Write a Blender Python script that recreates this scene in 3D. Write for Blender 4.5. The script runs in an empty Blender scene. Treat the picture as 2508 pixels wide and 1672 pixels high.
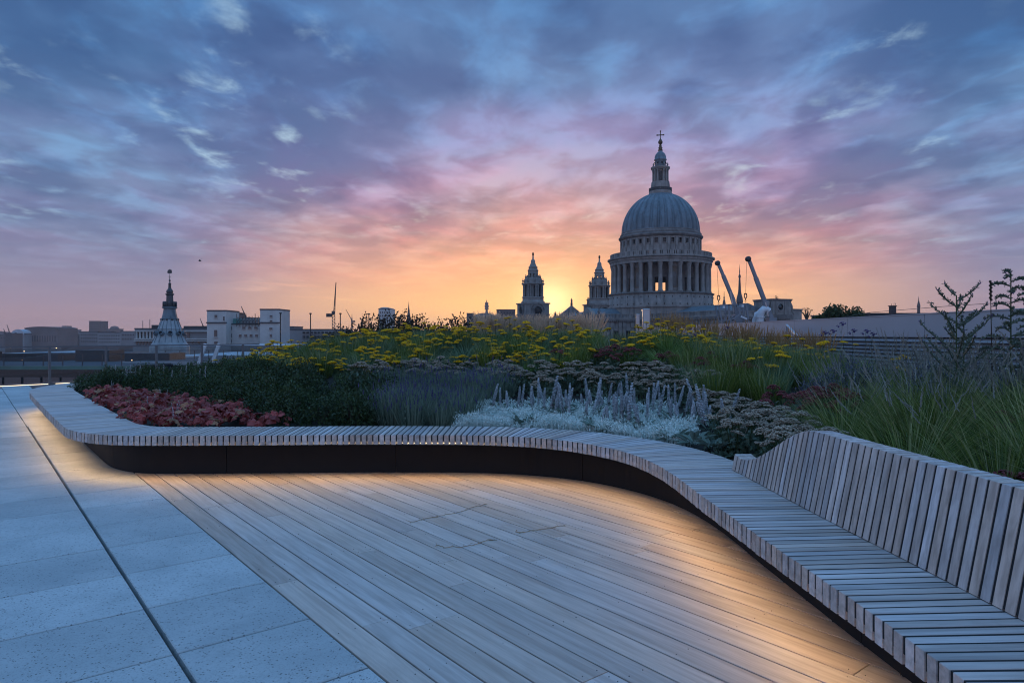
import bpy, math, random
import numpy as np
from mathutils import Vector, Matrix

R = math.radians
random.seed(7)
rng = np.random.default_rng(7)
sc = bpy.context.scene
COL = sc.collection

# ------------------------------------------------------------------ camera
F = 1680.0                       # focal length in pixels of the 2508 px wide photograph
CAM_Z = 1.5
cam_data = bpy.data.cameras.new('camera')
cam = bpy.data.objects.new('camera', cam_data)
COL.objects.link(cam)
cam.location = (0, 0, CAM_Z)
cam.rotation_euler = (R(90), 0, 0)
cam_data.sensor_width = 36
cam_data.lens = 36 * F / 2508
cam_data.shift_y = -17 / 2508
cam_data.clip_start = 0.05
cam_data.clip_end = 20000
sc.camera = cam

# ------------------------------------------------------------------ sky
SUN_AZ = R(3.2)                  # right of +Y
SUN_EL = R(2.5)
world = bpy.data.worlds.new('World')
sc.world = world
world.use_nodes = True
nt = world.node_tree
nt.nodes.clear()


class NG:
    """small node graph helper"""
    def __init__(s, tree):
        s.t = tree

    def n(s, kind, **kw):
        nd = s.t.nodes.new(kind)
        for k, v in kw.items():
            setattr(nd, k, v)
        return nd

    def link(s, a, b):
        s.t.links.new(a, b)

    def val(s, sock, x):
        if isinstance(x, (int, float)):
            sock.default_value = x
        elif isinstance(x, tuple):
            sock.default_value = x
        else:
            s.link(x, sock)

    def math(s, op, a, b=None, c=None, clamp=False):
        nd = s.n('ShaderNodeMath', operation=op, use_clamp=clamp)
        s.val(nd.inputs[0], a)
        if b is not None:
            s.val(nd.inputs[1], b)
        if c is not None:
            s.val(nd.inputs[2], c)
        return nd.outputs[0]

    def mapr(s, x, a, b, c=0.0, d=1.0, smooth=True):
        nd = s.n('ShaderNodeMapRange', interpolation_type='SMOOTHSTEP' if smooth else 'LINEAR')
        s.val(nd.inputs[0], x)
        for i, q in enumerate((a, b, c, d)):
            nd.inputs[i + 1].default_value = q
        return nd.outputs[0]

    def mix(s, f, a, b, blend='MIX'):
        nd = s.n('ShaderNodeMix', data_type='RGBA', blend_type=blend)
        s.val(nd.inputs[0], f)
        for sock, q in ((nd.inputs[6], a), (nd.inputs[7], b)):
            if isinstance(q, tuple):
                sock.default_value = q if len(q) == 4 else (*q, 1)
            else:
                s.link(q, sock)
        return nd.outputs[2]

    def ramp(s, x, stops, interp='LINEAR'):
        nd = s.n('ShaderNodeValToRGB')
        el = nd.color_ramp.elements
        nd.color_ramp.interpolation = interp
        while len(el) < len(stops):
            el.new(0.5)
        for e, (p, c) in zip(el, stops):
            e.position = p
            e.color = (*c, 1)
        s.val(nd.inputs[0], x)
        return nd.outputs[0]

    def noise(s, vec, scale, detail=4, rough=0.5, dist=0.0, out=0):
        nd = s.n('ShaderNodeTexNoise')
        if vec is not None:
            s.link(vec, nd.inputs['Vector'])
        nd.inputs['Scale'].default_value = scale
        nd.inputs['Detail'].default_value = detail
        nd.inputs['Roughness'].default_value = rough
        nd.inputs['Distortion'].default_value = dist
        return nd.outputs[out]


def srgb(r, g, b):
    def f(c):
        c /= 255
        return c / 12.92 if c <= .04045 else ((c + .055) / 1.055) ** 2.4
    return (f(r), f(g), f(b))


ZEN = (.23, .53, 1.04)          # clearer blue overhead


def build_sky():
    g = NG(nt)
    tc = g.n('ShaderNodeTexCoord')
    sep = g.n('ShaderNodeSeparateXYZ')
    g.link(tc.outputs['Generated'], sep.inputs[0])
    x, y, z = sep.outputs
    hlen = g.math('SQRT', g.math('ADD', g.math('ADD', g.math('MULTIPLY', x, x), g.math('MULTIPLY', y, y)), 1e-5))
    cosaz = g.math('DIVIDE', g.math('ADD', g.math('MULTIPLY', x, math.sin(SUN_AZ + .02)),
                                    g.math('MULTIPLY', y, math.cos(SUN_AZ + .02))), hlen)
    zc = g.math('MAXIMUM', z, 0.0)
    # cloud sheet: project the view direction on a flat layer overhead
    den = g.math('ADD', zc, 0.10)
    comb = g.n('ShaderNodeCombineXYZ')
    g.link(g.math('DIVIDE', x, den), comb.inputs[0])
    g.link(g.math('DIVIDE', y, den), comb.inputs[1])
    mp = g.n('ShaderNodeMapping')
    g.link(comb.outputs[0], mp.inputs['Vector'])
    mp.inputs['Rotation'].default_value = (0, 0, R(24))
    mp.inputs['Scale'].default_value = (1.0, 0.72, 1)
    mp.inputs['Location'].default_value = (3.1, 1.7, 0)
    cv = mp.outputs[0]
    big = g.noise(cv, 1.0, 3, .5, .3)
    mid = g.noise(cv, 3.2, 4, .52, .25)
    fine = g.noise(cv, 8.5, 6, .58, .35)
    # ramps over elevation, wobbling with the cloud layer so that the bands are uneven
    wob = g.math('MULTIPLY', g.math('SUBTRACT', big, 0.5), 0.10)
    zw = g.math('ADD', zc, g.math('MULTIPLY', wob, g.mapr(zc, .03, .2)))
    sunr = g.ramp(zw, [(0.0, srgb(252, 192, 132)), (.045, srgb(254, 192, 134)), (.090, srgb(242, 172, 138)),
                       (.140, srgb(208, 154, 148)), (.195, srgb(172, 144, 168)), (.250, srgb(138, 137, 178)),
                       (.33, srgb(102, 129, 173)), (.45, srgb(82, 118, 166)), (.75, ZEN), (1.0, ZEN)])
    awayr = g.ramp(zw, [(0.0, srgb(180, 146, 146)), (.04, srgb(154, 138, 157)), (.085, srgb(138, 136, 164)),
                        (.14, srgb(122, 134, 169)), (.24, srgb(104, 134, 175)), (.34, srgb(80, 117, 164)),
                        (.45, srgb(70, 107, 156)), (.75, ZEN), (1.0, ZEN)])
    faz = g.mapr(cosaz, .845, 1.0)
    base = g.mix(faz, awayr, sunr)
    # far side of the sky, behind the camera: mauve low down, brightened to fill surfaces facing it
    back = g.ramp(zc, [(0.0, srgb(176, 166, 188)), (.12, srgb(172, 170, 198)), (.32, srgb(140, 165, 206)), (.75, ZEN), (1.0, ZEN)])
    base = g.mix(g.mapr(cosaz, -.1, .6), back, base)
    # undersides of the cloud sheet: darker slate and mauve patches
    fade = g.mapr(zc, .03, .20)
    dens = g.math('ADD', g.math('MULTIPLY', big, .55), g.math('MULTIPLY', mid, .45))
    dark = g.mapr(dens, .42, .58)
    shade = g.mix(g.math('MULTIPLY', dark, g.math('MULTIPLY', fade, .8)), (1.10, 1.10, 1.10), (.60, .65, .76))
    base = g.mix(1.0, base, shade, 'MULTIPLY')
    hue = g.mapr(g.noise(cv, 1.7, 4, .55, .5), .42, .62)
    base = g.mix(g.math('MULTIPLY', hue, g.math('MULTIPLY', g.mapr(zc, .05, .15), g.mapr(zc, .50, .25))), base,
                 g.mix(1.0, base, (1.13, .97, 1.0), 'MULTIPLY'))
    detail = g.math('ADD', g.math('MULTIPLY', mid, .45), g.math('MULTIPLY', fine, .55))
    # mottled cells of the sheet: paler, bluer where it is thin
    cell = g.noise(cv, 4.6, 5, .55, .35)
    thin = g.mapr(g.math('ADD', g.math('MULTIPLY', cell, .6), g.math('MULTIPLY', g.math('SUBTRACT', 1.0, dens), .4)), .46, .62)
    base = g.mix(g.math('MULTIPLY', thin, g.math('MULTIPLY', fade, .9)), base, g.mix(1.0, base, (1.22, 1.44, 1.40), 'MULTIPLY'))
    thick = g.mapr(g.noise(cv, 3.6, 4, .5, .3), .50, .68)
    base = g.mix(g.math('MULTIPLY', thick, g.math('MULTIPLY', fade, .55)), base, g.mix(1.0, base, (.74, .76, .84), 'MULTIPLY'))
    # breaks in the sheet, where the bright sky above shows
    gap = g.mapr(g.math('ADD', g.math('MULTIPLY', detail, .6), g.math('MULTIPLY', cell, .4)), .515, .68)
    gap = g.math('MULTIPLY', gap, g.mapr(g.noise(cv, 1.05, 3, .5, .3), .46, .62))
    gap = g.math('MULTIPLY', gap, g.mapr(zc, .07, .16))
    gcol = g.mix(g.math('MULTIPLY', faz, g.mapr(zc, .3, .1)), (.52, .74, .88), (.92, .70, .58))
    base = g.mix(g.math('MULTIPLY', gap, .72), base, gcol)
    # low warm streaks near the horizon
    cm2 = g.n('ShaderNodeCombineXYZ')
    g.link(g.math('MULTIPLY', g.math('DIVIDE', x, hlen), 5.0), cm2.inputs[0])
    g.link(g.math('MULTIPLY', zc, 52.0), cm2.inputs[1])
    streak = g.noise(cm2.outputs[0], 1.0, 4, .55, .4)
    sm = g.math('MULTIPLY', g.mapr(streak, .56, .70), g.math('MULTIPLY', g.mapr(zc, .02, .05), g.mapr(zc, .16, .08)))
    base = g.mix(g.math('MULTIPLY', sm, .55), base, g.mix(1.0, base, (1.35, 1.3, 1.15), 'MULTIPLY'))
    # glow round the setting sun
    sd = (math.sin(SUN_AZ) * math.cos(SUN_EL), math.cos(SUN_AZ) * math.cos(SUN_EL), math.sin(SUN_EL))
    dot = g.n('ShaderNodeVectorMath', operation='DOT_PRODUCT')
    g.link(tc.outputs['Generated'], dot.inputs[0])
    dot.inputs[1].default_value = sd
    dp = g.math('MAXIMUM', dot.outputs['Value'], 0.0)
    glow1 = g.math('POWER', dp, 1800.0)
    glow2 = g.math('POWER', dp, 70.0)
    base = g.mix(1.0, base, g.mix(glow1, (0, 0, 0), (.75, .55, .30)), 'ADD')
    base = g.mix(1.0, base, g.mix(glow2, (0, 0, 0), (.22, .13, .0)), 'ADD')
    # thin clear-air term
    sky = g.n('ShaderNodeTexSky', sky_type='NISHITA', sun_disc=False)
    sky.sun_elevation = SUN_EL
    sky.sun_rotation = SUN_AZ
    bgs = g.n('ShaderNodeBackground')
    g.link(sky.outputs[0], bgs.inputs[0])
    bgs.inputs[1].default_value = 0.004
    bg = g.n('ShaderNodeBackground')
    g.link(base, bg.inputs[0])
    bg.inputs[1].default_value = SKY_STRENGTH
    add = g.n('ShaderNodeAddShader')
    g.link(bg.outputs[0], add.inputs[0])
    g.link(bgs.outputs[0], add.inputs[1])
    out = g.n('ShaderNodeOutputWorld')
    g.link(add.outputs[0], out.inputs[0])


SKY_STRENGTH = 1.0
build_sky()

# ------------------------------------------------------------------ sun (all but set), exposure
sun_data = bpy.data.lights.new('sun', 'SUN')
sun_data.energy = 0.6
sun_data.angle = R(0.6)
sun_data.color = (1.0, .62, .34)
sun = bpy.data.objects.new('sun', sun_data)
COL.objects.link(sun)
sun.rotation_euler = Vector((-math.sin(SUN_AZ) * math.cos(SUN_EL), -math.cos(SUN_AZ) * math.cos(SUN_EL),
                             -math.sin(SUN_EL))).to_track_quat('-Z', 'Y').to_euler()
sun.location = (0, 0, 60)
sc.view_settings.view_transform = 'Standard'
sc.view_settings.look = 'None'
sc.view_settings.exposure = 0.0
sc.view_settings.gamma = 1.0
sc.view_settings.use_curve_mapping = False
sc.render.engine = 'CYCLES'
sc.cycles.use_denoising = True
try:
    sc.cycles.denoiser = 'OPENIMAGEDENOISE'
    sc.cycles.denoising_prefilter = 'ACCURATE'
    sc.cycles.denoising_quality = 'HIGH'
except Exception:
    pass
sc.cycles.pixel_filter_type = 'BLACKMAN_HARRIS'
sc.cycles.filter_width = 1.1
sc.cycles.max_bounces = 6
sc.cycles.diffuse_bounces = 3
sc.cycles.glossy_bounces = 3
sc.cycles.transparent_max_bounces = 12
sc.cycles.sample_clamp_indirect = 4.0


# ------------------------------------------------------------------ materials
def new_mat(name):
    m = bpy.data.materials.new(name)
    m.use_nodes = True
    m.node_tree.nodes.clear()
    g = NG(m.node_tree)
    out = g.n('ShaderNodeOutputMaterial')
    return m, g, out


def plain(name, col, rough=.7, metal=0.0, var=.12, scale=3.0, objvar=.0, bump=0.0, bscale=40, spec=.5, detail=4, stain=None):
    m, g, out = new_mat(name)
    p = g.n('ShaderNodeBsdfPrincipled')
    p.inputs['Roughness'].default_value = rough
    p.inputs['Metallic'].default_value = metal
    p.inputs['Specular IOR Level'].default_value = spec
    tc = g.n('ShaderNodeTexCoord')
    nz = g.noise(tc.outputs['Object'], scale, detail, .6)
    c = g.mix(g.mapr(nz, .3, .7), tuple(q * (1 - var) for q in col), tuple(min(1, q * (1 + var)) for q in col))
    if stain:
        mpn = g.n('ShaderNodeMapping')
        g.link(tc.outputs['Object'], mpn.inputs[0])
        mpn.inputs['Scale'].default_value = (1, 1, .16)
        n2 = g.noise(mpn.outputs[0], stain[0], 5, .65)
        c = g.mix(g.math('MULTIPLY', g.mapr(n2, .45, .72), stain[1]), c, tuple(q * stain[2] for q in col))
    if objvar:
        oi = g.n('ShaderNodeObjectInfo')
        f = g.math('ADD', 1 - objvar, g.math('MULTIPLY', oi.outputs['Random'], 2 * objvar))
        cc = g.n('ShaderNodeCombineColor')
        for i in range(3):
            g.link(f, cc.inputs[i])
        c = g.mix(1.0, c, cc.outputs[0], 'MULTIPLY')
    g.link(c, p.inputs['Base Color'])
    if bump:
        b = g.n('ShaderNodeBump')
        b.inputs['Strength'].default_value = bump
        b.inputs['Distance'].default_value = .01
        g.link(g.noise(tc.outputs['Object'], bscale, 4, .6), b.inputs['Height'])
        g.link(b.outputs[0], p.inputs['Normal'])
    g.link(p.outputs[0], out.inputs[0])
    return m


def wood(name, c1, c2, objvar=.16, rough=.62, stain=.35):
    """grain runs along the local X of each piece"""
    m, g, out = new_mat(name)
    p = g.n('ShaderNodeBsdfPrincipled')
    p.inputs['Roughness'].default_value = rough
    p.inputs['Specular IOR Level'].default_value = .6
    tc = g.n('ShaderNodeTexCoord')
    oi = g.n('ShaderNodeObjectInfo')
    off = g.n('ShaderNodeCombineXYZ')
    g.link(g.math('MULTIPLY', oi.outputs['Random'], 37.0), off.inputs[0])
    g.link(g.math('MULTIPLY', oi.outputs['Random'], 91.0), off.inputs[1])
    add = g.n('ShaderNodeVectorMath', operation='ADD')
    g.link(tc.outputs['Object'], add.inputs[0])
    g.link(off.outputs[0], add.inputs[1])
    mpn = g.n('ShaderNodeMapping')
    g.link(add.outputs[0], mpn.inputs[0])
    mpn.inputs['Scale'].default_value = (1.6, 26, 26)
    gr = g.noise(mpn.outputs[0], 1.0, 6, .62, .35)
    c = g.mix(g.mapr(gr, .28, .72), c1, c2)
    mp2 = g.n('ShaderNodeMapping')
    g.link(add.outputs[0], mp2.inputs[0])
    mp2.inputs['Scale'].default_value = (1.4, 5, 5)
    bl = g.noise(mp2.outputs[0], 1.2, 4, .6, .8)
    c = g.mix(g.math('MULTIPLY', g.mapr(bl, .5, .75), stain), c, tuple(q * .62 for q in c1))
    f = g.math('ADD', 1 - objvar, g.math('MULTIPLY', oi.outputs['Random'], 2 * objvar))
    wn = g.n('ShaderNodeTexWhiteNoise', noise_dimensions='1D')
    g.link(oi.outputs['Random'], wn.inputs['W'])
    f2 = g.math('ADD', 1 - objvar * .35, g.math('MULTIPLY', wn.outputs['Value'], objvar * .7))
    cc = g.n('ShaderNodeCombineColor')
    g.link(f, cc.inputs[0])
    g.link(g.math('MULTIPLY', f, f2), cc.inputs[1])
    g.link(g.math('MULTIPLY', f, g.math('MULTIPLY', f2, f2)), cc.inputs[2])
    c = g.mix(1.0, c, cc.outputs[0], 'MULTIPLY')
    g.link(c, p.inputs['Base Color'])
    b = g.n('ShaderNodeBump')
    b.inputs['Strength'].default_value = .25
    b.inputs['Distance'].default_value = .004
    g.link(gr, b.inputs['Height'])
    g.link(b.outputs[0], p.inputs['Normal'])
    g.link(p.outputs[0], out.inputs[0])
    return m


def leafy(name, c1, c2, trans=.3, rough=.6, objvar=.2, spec=.3):
    m, g, out = new_mat(name)
    geo = g.n('ShaderNodeNewGeometry')
    oi = g.n('ShaderNodeObjectInfo')
    c = g.mix(geo.outputs['Random Per Island'], c1, c2)
    f = g.math('ADD', 1 - objvar, g.math('MULTIPLY', oi.outputs['Random'], 2 * objvar))
    cc = g.n('ShaderNodeCombineColor')
    for i in range(3):
        g.link(f, cc.inputs[i])
    c = g.mix(1.0, c, cc.outputs[0], 'MULTIPLY')
    p = g.n('ShaderNodeBsdfPrincipled')
    p.inputs['Roughness'].default_value = rough
    p.inputs['Specular IOR Level'].default_value = spec
    g.link(c, p.inputs['Base Color'])
    if trans > 0:
        t = g.n('ShaderNodeBsdfTranslucent')
        g.link(c, t.inputs[0])
        mx = g.n('ShaderNodeMixShader')
        mx.inputs[0].default_value = trans
        g.link(p.outputs[0], mx.inputs[1])
        g.link(t.outputs[0], mx.inputs[2])
        g.link(mx.outputs[0], out.inputs[0])
    else:
        g.link(p.outputs[0], out.inputs[0])
    return m


def emitter(name, col, strength):
    m, g, out = new_mat(name)
    e = g.n('ShaderNodeEmission')
    e.inputs[0].default_value = (*col, 1)
    e.inputs[1].default_value = strength
    g.link(e.outputs[0], out.inputs[0])
    return m


def thin_glass(name, tint=(.93, .96, .96), refl=.06):
    m, g, out = new_mat(name)
    t = g.n('ShaderNodeBsdfTransparent')
    t.inputs[0].default_value = (*tint, 1)
    gl = g.n('ShaderNodeBsdfGlossy')
    gl.inputs['Roughness'].default_value = .02
    lw = g.n('ShaderNodeLayerWeight')
    lw.inputs[0].default_value = .12
    mx = g.n('ShaderNodeMixShader')
    g.link(g.math('ADD', refl, g.math('MULTIPLY', lw.outputs['Fresnel'], .5), clamp=True), mx.inputs[0])
    g.link(t.outputs[0], mx.inputs[1])
    g.link(gl.outputs[0], mx.inputs[2])
    g.link(mx.outputs[0], out.inputs[0])
    return m


def paver_mat():
    m, g, out = new_mat('speckled concrete paver')
    p = g.n('ShaderNodeBsdfPrincipled')
    p.inputs['Roughness'].default_value = .75
    geo = g.n('ShaderNodeNewGeometry')
    oi = g.n('ShaderNodeObjectInfo')
    cloud = g.noise(geo.outputs['Position'], 1.3, 4, .6)
    c = g.mix(g.mapr(cloud, .3, .7), (.37, .395, .395), (.50, .515, .505))
    blot = g.noise(geo.outputs['Position'], 4.5, 5, .65, .6)
    c = g.mix(g.math('MULTIPLY', g.mapr(blot, .52, .75), .30), c, (.26, .265, .26))
    f = g.math('ADD', .88, g.math('MULTIPLY', oi.outputs['Random'], .20))
    cc = g.n('ShaderNodeCombineColor')
    for i in range(3):
        g.link(f, cc.inputs[i])
    c = g.mix(1.0, c, cc.outputs[0], 'MULTIPLY')
    v = g.n('ShaderNodeTexVoronoi')
    g.link(geo.outputs['Position'], v.inputs['Vector'])
    v.inputs['Scale'].default_value = 85
    sepc = g.n('ShaderNodeSeparateColor')
    g.link(v.outputs['Color'], sepc.inputs[0])
    sp = g.math('MULTIPLY', g.math('LESS_THAN', v.outputs['Distance'], .38), g.math('LESS_THAN', sepc.outputs[0], .16))
    c = g.mix(g.math('MULTIPLY', sp, .85), c, (.10, .10, .10))
    v2 = g.n('ShaderNodeTexVoronoi')
    g.link(geo.outputs['Position'], v2.inputs['Vector'])
    v2.inputs['Scale'].default_value = 160
    sep2 = g.n('ShaderNodeSeparateColor')
    g.link(v2.outputs['Color'], sep2.inputs[0])
    c = g.mix(g.math('MULTIPLY', g.math('LESS_THAN', sep2.outputs[1], .25), .35), c, (.25, .25, .24))
    g.link(c, p.inputs['Base Color'])
    b = g.n('ShaderNodeBump')
    b.inputs['Strength'].default_value = .35
    b.inputs['Distance'].default_value = .003
    g.link(g.noise(geo.outputs['Position'], 130, 3, .6), b.inputs['Height'])
    g.link(b.outputs[0], p.inputs['Normal'])
    g.link(p.outputs[0], out.inputs[0])
    return m


M = {}
M['paver'] = paver_mat()
M['slat'] = wood('weathered bench timber', (.36, .295, .26), (.62, .525, .475), .22, .46)
M['deck'] = wood('weathered deck timber', (.36, .295, .25), (.53, .455, .40), .16, .5, .3)
M['dark_base'] = plain('dark sub base', (.02, .02, .022), .9)
M['slab'] = plain('dark bedding under the pavers', (.07, .07, .07), .9, var=.15)
M['plinth'] = plain('powder coated dark grey steel', (.018, .0195, .024), .75, var=.08, scale=2, spec=.2)
M['alu'] = plain('anodised aluminium', (.55, .55, .55), .35, .9, .05)
M['soil'] = plain('dark planting soil', (.022, .017, .012), .95, var=.5, scale=14, bump=1, bscale=30)
M['white_panel'] = plain('pale grey metal panel', (.36, .375, .40), .30, .0, .05, .6, spec=.7)
M['louvre'] = plain('grey louvre blade', (.34, .35, .37), .45, .0, .05)
M['steel'] = plain('brushed steel', (.40, .41, .42), .35, .8, .06)
M['dark_steel'] = plain('dark metal', (.05, .05, .055), .5, .3, .1)
M['glass'] = thin_glass('balustrade glass')
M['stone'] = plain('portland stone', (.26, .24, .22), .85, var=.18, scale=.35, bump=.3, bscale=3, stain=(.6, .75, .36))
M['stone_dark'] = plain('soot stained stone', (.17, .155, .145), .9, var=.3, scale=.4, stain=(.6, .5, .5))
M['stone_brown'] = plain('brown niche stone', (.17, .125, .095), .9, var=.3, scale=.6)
M['lead'] = plain('grey blue lead sheet', (.12, .16, .185), .5, .0, .2, .25, stain=(1.1, .8, .45))
M['lead_dark'] = plain('dark weathered lead', (.065, .068, .075), .5, .15, .2, .5, stain=(.5, .5, .6))
M['lead_light'] = plain('pale weathered lead', (.27, .31, .325), .6, .0, .2, .5, stain=(.9, .6, .5))
M['gilt'] = plain('dark weathered gilding', (.09, .055, .025), .5, .4, .2)
M['void'] = plain('dark window opening', (.012, .013, .016), .25, 0, .1)
M['pane'] = plain('dusk window glass', (.03, .035, .045), .08, 0, .1, spec=.8)
M['white_stone'] = plain('white rendered stone', (.50, .50, .48), .85, var=.1, scale=.15, stain=(.25, .4, .6))
M['grey_stone'] = plain('grey city stone', (.24, .23, .23), .9, var=.15, scale=.05, objvar=.2)
M['brown_far'] = plain('far brown brick', (.15, .11, .10), .9, var=.15, scale=.03, objvar=.25)
M['dark_roof'] = plain('dark city roof', (.05, .052, .06), .8, var=.3, scale=.1, objvar=.3)
M['pale_roof'] = plain('pale membrane roof', (.45, .47, .50), .7, var=.12, scale=.2)
M['teal'] = plain('green glass fascia', (.03, .14, .12), .25, 0, .2, .4)
M['copper'] = plain('copper green roof', (.10, .27, .24), .6, 0, .2, .3)
M['white_metal'] = plain('white painted metal', (.62, .64, .66), .45, 0, .05)
M['crane'] = plain('grey painted crane steel', (.20, .215, .24), .45, 0, .12, 2)
M['orange'] = plain('orange lagged timber', (.45, .16, .06), .7)
M['bark'] = plain('bark', (.05, .04, .03), .9, var=.3, scale=6)
M['asphalt'] = plain('city ground', (.05, .05, .055), .9, var=.4, scale=.01)
M['river'] = plain('river water', (.05, .06, .07), .12, 0, .15, .01, spec=.6)
M['feather'] = plain('dark feather', (.05, .05, .05), .8)
M['led'] = emitter('warm led', (1.0, .80, .56), 3.0)
M['lamp_warm'] = emitter('far warm lamp', (1.0, .6, .3), 6.0)
M['lamp_red'] = emitter('far red lamp', (1.0, .12, .06), 6.0)
M['clock'] = plain('black clock dial', (.02, .02, .022), .6)
M['joint_shade'] = plain('black joint shade', (.012, .012, .013), .8)  # shade between the slats, held as a near-black colour
M['led_tape'] = emitter('led tape', (1.0, .74, .42), 16.0)


# ------------------------------------------------------------------ mesh helpers
def P(u, v, Y):
    """world point at depth Y that the photograph shows at pixel (u, v)"""
    return Vector(((u - 1254) / F * Y, Y, CAM_Z + (819 - v) / F * Y))


def link(o, parent=None):
    COL.objects.link(o)
    if parent is not None:
        o.parent = parent
    return o


def tag(o, label=None, cat=None, group=None, kind=None):
    if label:
        o['label'] = label
    if cat:
        o['category'] = cat
    if group:
        o['group'] = group
    if kind:
        o['kind'] = kind
    return o


def empty(name, loc=(0, 0, 0), rz=0.0, parent=None):
    o = bpy.data.objects.new(name, None)
    o.empty_display_size = .1
    o.location = loc
    o.rotation_euler = (0, 0, rz)
    return link(o, parent)


def inst(name, mesh, parent=None, loc=(0, 0, 0), rot=(0, 0, 0), scale=1.0):
    o = bpy.data.objects.new(name, mesh)
    o.location = loc
    o.rotation_euler = rot
    o.scale = (scale, scale, scale) if isinstance(scale, (int, float)) else scale
    return link(o, parent)


class MB:
    def __init__(s):
        s.v, s.f, s.m, s.sm = [], [], [], []

    def add(s, vs, fs, mi=0, smooth=False):
        k = len(s.v)
        s.v += [tuple(q) for q in vs]
        s.f += [tuple(k + i for i in q) for q in fs]
        s.m += [mi] * len(fs)
        s.sm += [smooth] * len(fs)
        return s

    def box(s, c, size, rz=0.0, mi=0, taper=1.0):
        x, y, z = (q / 2 for q in size)
        cr, sr = math.cos(rz), math.sin(rz)
        vs = []
        for dz, t in ((-z, 1), (z, taper)):
            for dx, dy in ((-x, -y), (x, -y), (x, y), (-x, y)):
                dx, dy = dx * t, dy * t
                vs.append((c[0] + dx * cr - dy * sr, c[1] + dx * sr + dy * cr, c[2] + dz))
        return s.add(vs, [(3, 2, 1, 0), (4, 5, 6, 7), (0, 1, 5, 4), (1, 2, 6, 5), (2, 3, 7, 6), (3, 0, 4, 7)], mi)

    def bar(s, a, b, w, h=None, mi=0, up=(0, 0, 1)):
        a, b = Vector(a), Vector(b)
        h = w if h is None else h
        d = (b - a).normalized()
        upv = Vector(up)
        if abs(d.dot(upv)) > .98:
            upv = Vector((0, 1, 0))
        sd = d.cross(upv).normalized()
        un = sd.cross(d).normalized()
        vs = []
        for q in (a, b):
            for i, j in ((-1, -1), (1, -1), (1, 1), (-1, 1)):
                vs.append(q + sd * (w / 2 * i) + un * (h / 2 * j))
        return s.add(vs, [(3, 2, 1, 0), (4, 5, 6, 7), (0, 1, 5, 4), (1, 2, 6, 5), (2, 3, 7, 6), (3, 0, 4, 7)], mi)

    def lathe(s, prof, n=24, c=(0, 0, 0), a0=0.0, mi=0, smooth=True, sx=1.0, mod=None):
        vs, fs = [], []
        k = len(prof)
        for i in range(n):
            a = a0 + 2 * math.pi * i / n
            mm = 1.0 if mod is None else mod(i)
            for j, (r, z) in enumerate(prof):
                r2 = r * mm if mod is not None else r
                vs.append((c[0] + r2 * math.cos(a) * sx, c[1] + r2 * math.sin(a), c[2] + z))
        for i in range(n):
            i2 = (i + 1) % n
            for j in range(k - 1):
                if prof[j][0] < 1e-6 and prof[j + 1][0] < 1e-6:
                    continue
                fs.append((i * k + j, i2 * k + j, i2 * k + j + 1, i * k + j + 1))
        return s.add(vs, fs, mi, smooth)

    def tube(s, pts, rad, n=6, mi=0, caps=True, smooth=True):
        pts = [Vector(p) for p in pts]
        if not isinstance(rad, (list, tuple)):
            rad = [rad] * len(pts)
        vs, fs = [], []
        ref = Vector((.13, .31, .94))
        for i, p in enumerate(pts):
            d = (pts[min(i + 1, len(pts) - 1)] - pts[max(i - 1, 0)]).normalized()
            if abs(d.dot(ref)) > .97:
                r0 = Vector((1, 0, 0))
            else:
                r0 = ref
            a = d.cross(r0).normalized()
            b = d.cross(a)
            for j in range(n):
                t = 2 * math.pi * j / n
                vs.append(p + (a * math.cos(t) + b * math.sin(t)) * rad[i])
        for i in range(len(pts) - 1):
            for j in range(n):
                j2 = (j + 1) % n
                fs.append((i * n + j, i * n + j2, (i + 1) * n + j2, (i + 1) * n + j))
        s.add(vs, fs, mi, smooth)
        if caps:
            k = len(pts) - 1
            s.add([vs[j] for j in range(n)], [tuple(range(n))], mi)
            s.add([vs[k * n + j] for j in range(n)], [tuple(reversed(range(n)))], mi)
        return s

    def prism(s, poly, z0, z1, mi=0):
        n = len(poly)
        vs = [(p[0], p[1], z0) for p in poly] + [(p[0], p[1], z1) for p in poly]
        fs = [tuple(reversed(range(n))), tuple(range(n, 2 * n))]
        for i in range(n):
            j = (i + 1) % n
            fs.append((i, j, n + j, n + i))
        return s.add(vs, fs, mi)

    def slab(s, poly, z0, z1, bev=.004, mi=0):
        """prism with an eased top edge"""
        n = len(poly)
        cx = sum(p[0] for p in poly) / n
        cy = sum(p[1] for p in poly) / n

        def ins(p):
            d = Vector((cx - p[0], cy - p[1]))
            L = d.length
            # inset about bev from both edges
            return (p[0] + math.copysign(min(bev, abs(d.x)), d.x), p[1] + math.copysign(min(bev, abs(d.y)), d.y)) if L else p
        vs = [(p[0], p[1], z0) for p in poly] + [(p[0], p[1], z1 - bev) for p in poly] + [(*ins(p), z1) for p in poly]
        fs = [tuple(reversed(range(n))), tuple(range(2 * n, 3 * n))]
        for i in range(n):
            j = (i + 1) % n
            fs += [(i, j, n + j, n + i), (n + i, n + j, 2 * n + j, 2 * n + i)]
        return s.add(vs, fs, mi)

    def ball(s, c, r, n=8, mi=0, sz=1.0):
        prof = [(r * math.sin(math.pi * j / n), -r * sz * math.cos(math.pi * j / n)) for j in range(n + 1)]
        prof[0] = (0, prof[0][1])
        prof[-1] = (0, prof[-1][1])
        return s.lathe(prof, max(6, n + 2), c, 0, mi)

    def mesh(s, name, mats):
        me = bpy.data.meshes.new(name)
        me.from_pydata(s.v, [], s.f)
        for m in (mats if isinstance(mats, (list, tuple)) else [mats]):
            me.materials.append(M[m] if isinstance(m, str) else m)
        me.polygons.foreach_set('material_index', s.m)
        me.polygons.foreach_set('use_smooth', s.sm)
        me.update()
        return me

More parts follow.
